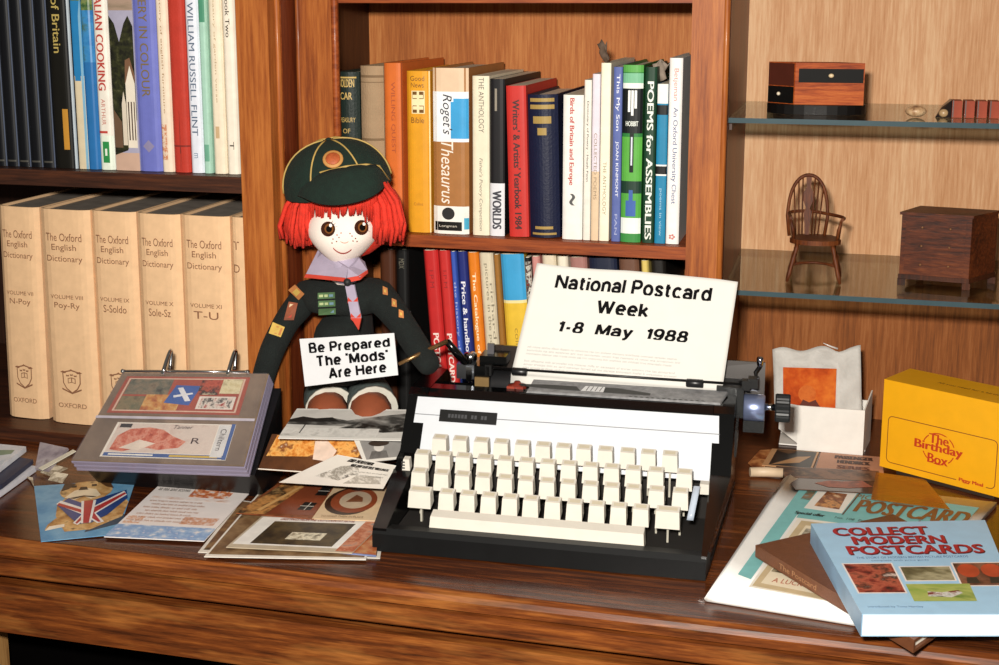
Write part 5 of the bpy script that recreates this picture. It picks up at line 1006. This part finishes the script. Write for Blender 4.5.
b.add([g(u, v) for u, v in hp], [tuple(range(20))], photo(['#b8501e', '#cc6c30', '#a84a20'], 60, .9)); b.add([g(u, v, .0004) for u, v in ((.30, .0), (.72, .0), (.62, .2), (.50, .13), (.38, .2))], [tuple(range(5))], paint('#5a2414', .8)); b.build('picture', pt)
b = MB(); q = bil(pk, .62, 1.0); b.tube([q + Vector((.012, 0, .0)), q + Vector((.004, -.003, .003)), q + Vector((-.004, -.004, .0065))], [.0012, .0010, .0004], paint('#dcd8d4', .2), 6); b.build('wrapper_tail', pt)
# cards in front of the tray
GR = 'cards at the back right of the desk'
card('postcard', 'black and tan star patterned card beside the typewriter rear', [(762, 465), (812, 469.5), (819, 452), (772, 448.5)], [paint('#c4966a', .4, .06), (paint('#1c1612', .35), R4(.12, .06, .96, .97)), (paint('#b98a5a', .35), [(.16, .08), (.60, .62), (.88, .70), (.70, .30)]), (paint('#6a4a30', .35), [(.12, .9), (.4, .75), (.55, .9), (.35, .95)])], 'postcard', GR, zs=K0+.0012, t=.0008)
card('postcard', 'dusky pink card with dark lettered lines left of the yellow box', [(815, 470.5), (884, 476), (882, 457), (821, 452)], [paint('#c08a6c', .45, .06)], 'postcard', GR, zs=K0+.0012, t=.0008, texts=[('PASSENGER', .55, .80, .62, .17, paint('#4a2c22', .5, 0), dict(bold=.02)), ('HENDRICK', .55, .56, .52, .17, paint('#4a2c22', .5, 0), dict(bold=.02)), ('SERIES', .55, .28, .5, .17, paint('#6a3a2a', .5, 0), dict(bold=.02))])
card('postcard', 'orange brown shard of a card under the black and tan star card', [(748, 463), (760, 474), (776, 449), (760, 450)], [photo(['#4a2414', '#8a4a24', '#c98a54', '#57301c'], 45)], 'postcard', GR, zs=K0+.0006, t=.0004)
card('cellophane_packet', 'dark glossy cellophane packet with red lips shape behind the magazine', [(795, 489), (873, 493), (879, 471), (776, 466)], [paint('#4a3426', .15, .3, scale=30), (photo(['#5a4030', '#8a6248', '#3a281e', '#a88460'], 30, .12), R4(.0, .5, 1, .98)), (photo(['#8a4a34', '#a85a40', '#6a3828'], 60, .12), [(.30, .30), (.5, .45), (.62, .42), (.85, .5), (.98, .25), (.7, .15), (.45, .15)])], 'packet', None, zs=[K0+.0075, K0+.0075, K0+.0024, K0+.0024], t=.0010)
card('paper_sheet', 'translucent amber sheet reaching from the packet to the yellow box', [(871, 499), (950, 509), (925, 479), (876, 472)], [clear('amber_film', (.86, .62, .34), .8, '#d08a38', .35, .2)], 'paper', None, zs=[K0+.0090, K0+.0080, K0+.0008, K0+.0030], t=.0004)
b = MB(); q0 = pz(750, 472, K0+.006); q1 = pz(783, 473, K0+.006); b.tube([q0, q0.lerp(q1, .5) + Vector((0, .002, 0)), q1], [.0050, .0054, .0050], paint('#d8bfa0', .5, .1), 14)
tag(b.build('paper_roll', None, (q0+q1)/2 - Vector((0, 0, .0052))), 'small rolled cream paper lying behind the newspaper fold', 'paper')

# ------------------------------------------------------------------ miniatures on the glass shelves
ZU, ZL = 1.1347, .9547
RW = wood('mini_red', ['#7a3014', '#a84e20', '#bf672e'], 'x', 60, .55, 0, spec=.15); DW = wood('mini_dark', ['#1a0e0a', '#2c160e', '#3c2014'], 'x', 60, .35, .3)
# jewel box
q = pz(812, 116, ZU); Ym_ = 1.42
ll = P(772, 112, Ym_); 
fl_ = P(794, 109, Ym_); fr_ = P(863, 111, Ym_); tp_ = P(794, 66, Ym_); bk_ = P(768, 106, Ym_+.03)
jb = thing('miniature_chest', Vector((fl_.x+.03, Ym_+.02, ZU)), 'tiny two tone wooden chest with black drawers on an oval stand, on upper glass shelf', 'miniature')
b = MB(); cxm = (P(764, 112, Ym_).x + P(868, 112, Ym_).x)/2; N = 28
b.prism([(cxm + .0515*cos(2*pi*k/N), Ym_+.022+.030*sin(2*pi*k/N)) for k in range(N)], lambda x, y: (x, y, ZU), lambda x, y: (x, y, ZU+.010), paint('#0c0908', .5, spec=.2), .002); b.build('stand', jb)
zb_ = ZU + .0102; zt_ = P(828, 63, Ym_).z; R = lambda x, y: (x, y)
b = MB(); fA = (fl_.x, Ym_); fB = (fr_.x, Ym_+.004); lA = (P(769, 70, Ym_+.022).x, Ym_+.022); dB = (fB[0]+lA[0]-fA[0]+.002, Ym_+.028)
b.hexa([(*fA, zb_), (*fB, zb_), (*dB, zb_), (*lA, zb_), (*fA, zt_), (*fB, zt_), (*dB, zt_), (*lA, zt_)], RW, .0012); b.build('case', jb)
b = MB(); fm = lambda u, z, e: Vector((fA[0]+(fB[0]-fA[0])*u, fA[1]+(fB[1]-fA[1])*u - e, z)); H_ = zt_-zb_
c = [fm(.05, zb_+.53*H_, .0002), fm(.985, zb_+.53*H_, .0002), fm(.985, zb_+.86*H_, .0002), fm(.05, zb_+.86*H_, .0002)]; b.hexa(c + [p_ + Vector((0, -.001, 0)) for p_ in c], paint('#0c0a09', .6, spec=.15), .0003); dr = b.build('drawer', jb); b = MB(); b.ball(fm(.52, zb_+.70*H_, .003), (.0028, .002, .0022), paint('#e0c8a0', .3)); b.build('knob', dr)
b = MB(); sm_ = lambda u, z: Vector((lA[0]+(fA[0]-lA[0])*u - .0004, lA[1]+(fA[1]-lA[1])*u - .0004, z)); c = [sm_(.03, zb_+.02*H_), sm_(.97, zb_+.02*H_), sm_(.97, zb_+.42*H_), sm_(.03, zb_+.42*H_)]; b.hexa(c + [p_ + Vector((-.0006, -.0006, 0)) for p_ in c], paint('#0c0a09', .6, spec=.15), .0002); dr = b.build('drawer', jb); b = MB(); b.ball(sm_(.45, zb_+.24*H_) + Vector((-.001, -.002, 0)), (.002, .002, .002), paint('#e0d0b8', .3)); b.build('knob', dr)
b = MB(); c = [sm_(.03, zb_+.44*H_), sm_(.97, zb_+.44*H_), sm_(.97, zb_+.98*H_), sm_(.03, zb_+.98*H_)]; b.hexa(c + [p_ + Vector((-.0005, -.0005, 0)) for p_ in c], paint('#4a2218', .35), .0002); b.build('side_plate', jb)
# miniature books and pebble thing at right
Ym2 = 1.415
for k in range(4):
    xa = P(952 + 12.5*k, 110, Ym2).x; xb_ = P(962.5 + 12.5*k, 110, Ym2).x
    th = thing('miniature_book', ((xa+xb_)/2, Ym2+.012, ZU), ['first from the left of four tiny red leather books on the upper glass shelf', 'second from the left of four tiny red leather books on the upper glass shelf', 'third from the left of four tiny red leather books on the upper glass shelf', 'rightmost of four tiny red leather books on the upper glass shelf'][k], 'miniature', 'tiny books on the glass shelf')
    b = MB(); zt2 = P(960, 99, Ym2).z; b.box((xa, Ym2, ZU+.0001), (xb_-.0004, Ym2+.026, zt2-.002), paint('#94402a', .6, .15, spec=.2), .0015)
    b.box((xa+.0004, Ym2-.0003, ZU+.0006), (xa+.0016, Ym2+.02, zt2-.0016), paint('#3a1a10', .4))
    b.build('binding', th)
xa = P(938, 118, Ym2-.01).x; xb_ = P(951.5, 118, Ym2).x
b = MB(); b.hexa([(xa-.002, Ym2+.004, ZU+.0001), (xb_-.0006, Ym2-.004, ZU+.0001), (xb_-.0006, Ym2+.026, ZU+.0001), (xa, Ym2+.02, ZU+.0001), (xa+.004, Ym2+.006, ZU+.010), (xb_-.0008, Ym2, P(950, 100, Ym2).z), (xb_-.0008, Ym2+.024, P(950, 100, Ym2).z), (xa+.005, Ym2+.018, ZU+.011)], paint('#1c1210', .3, .1), .001); b.ball((xa+.006, Ym2+.001, ZU+.0045), (.005, .004, .0042), paint('#a88a64', .3))
tag(b.build('book_rest', None, (xb_-.01, Ym2+.01, ZU)), 'dark sloping rest holding up the row of tiny red books', 'miniature')
b = MB(); c = P(916, 114.5, Ym2-.008); b.ball((c.x, Ym2-.004, ZU+.0062), (.0105, .0085, .0060), photo(['#6a4a34', '#a8825e', '#c9aa84', '#4a3224'], 120, .25), 18, 10); tag(b.build('pebble', None, (c.x, Ym2-.004, ZU)), 'small mottled brown pebble left of the tiny red books', 'stone')
# windsor chair
wc_m = wood('windsor', ['#38190c', '#5a2c14', '#7a431f'], 'z', 60, .5, 0, spec=.2)
Yc = 1.43
sc = P(815, 240, Yc)
ch = thing('miniature_chair', Vector((sc.x, Yc, ZL)), 'tiny dark windsor armchair with hooped back standing on the lower glass shelf', 'miniature')
k_ = lambda px, py, dy=0: P(px, py, Yc+dy)
seat_z = k_(815, 240).z; xl_, xr_ = k_(789, 240).x, k_(842, 240).x; sw = xr_-xl_
b = MB(); cs = Vector(((xl_+xr_)/2, Yc+.004, seat_z)); N = 24
b.prism([(cs.x + sw/2*cos(2*pi*k/N)*(1.0 if sin(2*pi*k/N) < 0 else .9), cs.y + .024*abs(sin(2*pi*k/N))**.8*(1 if sin(2*pi*k/N) > 0 else -1)) for k in range(N)], lambda x, y: (x, y, seat_z-.003), lambda x, y: (x, y, seat_z+.002), wc_m, .001); b.build('seat', ch)
for sx, sy in ((-1, -1), (1, -1), (-1, 1), (1, 1)):
    t0 = Vector((cs.x + sx*sw*.32, cs.y + sy*.013, seat_z-.002)); t1 = Vector((cs.x + sx*sw*.50, cs.y + sy*.022, ZL+.0005))
    b = MB(); b.tube([t0, t0.lerp(t1, .15), t0.lerp(t1, .3), t0.lerp(t1, .45), t0.lerp(t1, .6), t0.lerp(t1, .8), t1], [.0016, .0028, .0018, .0030, .0022, .0026, .0015], wc_m, 8); b.build('leg', ch)
b = MB(); hz = ZL + (seat_z-ZL)*.42; lx = sw*.42
b.tube([(cs.x-lx, cs.y-.018, hz), (cs.x-lx*.6, cs.y-.004, hz), (cs.x, cs.y+.002, hz), (cs.x+lx*.6, cs.y-.004, hz), (cs.x+lx, cs.y-.018, hz)], .0016, wc_m, 8); b.tube([(cs.x-lx, cs.y+.018, hz), (cs.x-lx*.8, cs.y-.006, hz)], .0014, wc_m, 8); b.tube([(cs.x+lx, cs.y+.018, hz), (cs.x+lx*.8, cs.y-.006, hz)], .0014, wc_m, 8); b.build('stretcher', ch)
b = MB(); zt3 = k_(808, 178).z; zarm = k_(810, 217).z; hw = .0215; hx = k_(808, 200, .015).x
back = []
for k in range(25):
    a = pi*k/24; back.append((hx - hw*cos(a)*(1.0), cs.y+.017+.006*(sin(a)), seat_z + (zt3-seat_z)*(sin(a)**.55 if sin(a) > 0 else 0)))
back[0] = (hx-hw*.86, cs.y+.016, seat_z); back[-1] = (hx+hw*.86, cs.y+.016, seat_z)
b.tube(back, .0019, wc_m, 8)
for u in (-.72, -.5, -.3, .3, .5, .72): b.tube([(hx+hw*u*.75, cs.y+.016, seat_z), (hx+hw*u, cs.y+.022, seat_z + (zt3-seat_z)*(1-u*u)**.3*.98)], .0008, wc_m, 6)
b.prism([(-.0022, 0), (-.0028, .2), (-.0045, .38), (-.0020, .46), (-.0052, .58), (-.0052, .72), (-.0022, .8), (-.003, .97), (.003, .97), (.0022, .8), (.0052, .72), (.0052, .58), (.0020, .46), (.0045, .38), (.0028, .2), (.0022, 0)], lambda x, t: (hx+x, cs.y+.0165+.0055*t, seat_z+(zt3-seat_z)*t), lambda x, t: (hx+x, cs.y+.0180+.0055*t, seat_z+(zt3-seat_z)*t), wc_m); b.build('backrest', ch)
b = MB(); ar = [Vector((cs.x-sw*.47, cs.y-.016, zarm)), Vector((cs.x-sw*.50, cs.y+.002, zarm)), Vector((hx-.018, cs.y+.020, zarm+.001)), Vector((hx, cs.y+.025, zarm+.002)), Vector((hx+.018, cs.y+.020, zarm+.001)), Vector((cs.x+sw*.50, cs.y+.002, zarm)), Vector((cs.x+sw*.49, cs.y-.016, zarm))]
b.tube([cr(ar, k/24) for k in range(25)], .0018, wc_m, 8)
for s_ in (-1, 1):
    b.tube([(cs.x+s_*sw*.40, cs.y-.012, seat_z), (cs.x+s_*sw*.43, cs.y-.014, (seat_z+zarm)/2), (cs.x+s_*sw*.48, cs.y-.014, zarm)], [.0013, .0021, .0013], wc_m, 8)
    for t in (.2, .6): b.tube([(cs.x+s_*sw*.44, cs.y-.006+.018*t, seat_z), (cs.x+s_*sw*.49, cs.y-.004+.018*t, zarm)], .0008, wc_m, 6)
b.build('arms', ch)
# bow fronted chest of drawers
Yk = 1.42; CW = wood('mini_chest', ['#2c1208', '#56260f', '#733a18'], 'x', 40, .5, .03, spec=.2); CWD = wood('mini_chest_dark', ['#1e0e08', '#3c1c0d', '#522812'], 'z', 50, .5, .03, spec=.2)
xa = P(899, 270, Yk+.012).x; xm = P(969, 270, Yk).x; xe = P(995, 270, Yk+.04).x; zt4 = P(935, 213, Yk+.01).z
mc = thing('miniature_chest_of_drawers', Vector(((xa+xe)/2, Yk+.03, ZL)), 'tiny dark chest of drawers with bracket feet at the right of the lower glass shelf', 'miniature')
L0 = [(xa, Yk+.010), (xm, Yk), (xe, Yk+.045), (xa+.022, Yk+.058)]
zbk = ZL+.012
b = MB(); b.hexa([(*c, zbk) for c in L0] + [(*c, zt4-.003) for c in L0], CW, .0006); b.build('carcass', mc)
cen = Vector((sum(c[0] for c in L0)/4, sum(c[1] for c in L0)/4))
ov = [tuple(cen + (Vector(c)-cen)*1.05) for c in L0]
b = MB(); b.hexa([(*c, zt4-.0029) for c in ov] + [(*c, zt4) for c in ov], CW, .0006); b.build('top', mc)
b = MB(); ov2 = [tuple(cen + (Vector(c)-cen)*1.02) for c in L0]; b.hexa([(*c, zbk-.005) for c in ov2] + [(*c, zbk-.0001) for c in ov2], CWD); b.build('plinth', mc)
for i, c in enumerate(ov2):
    d_ = (cen - Vector(c)).normalized()*.008; c2 = Vector(c) + d_*.5
    b = MB(); b.box((c2.x-.004, c2.y-.003, ZL), (c2.x+.004, c2.y+.003, zbk-.0051), CWD, .0008); b.build('foot', mc)
Hc = zt4-.003-zbk
ff = lambda u, t, e: Vector((L0[0][0]+(L0[1][0]-L0[0][0])*u, L0[0][1]+(L0[1][1]-L0[0][1])*u - e, zbk+Hc*t))
for t0, t1 in ((.04, .33), (.37, .63), (.67, .95)):
    b = MB(); c = [ff(.06, t0, .0002), ff(.92, t0, .0002), ff(.92, t1, .0002), ff(.06, t1, .0002)]; b.hexa(c + [p_ + Vector((0, -.0009, 0)) for p_ in c], CW, .0003); dr = b.build('drawer', mc)
    for u in (.3, .7): b = MB(); b.ball(ff(u, (t0+t1)/2, .0022), (.0013, .0013, .0013), paint('#7a5230', .3), 10, 6); b.build('knob', dr)
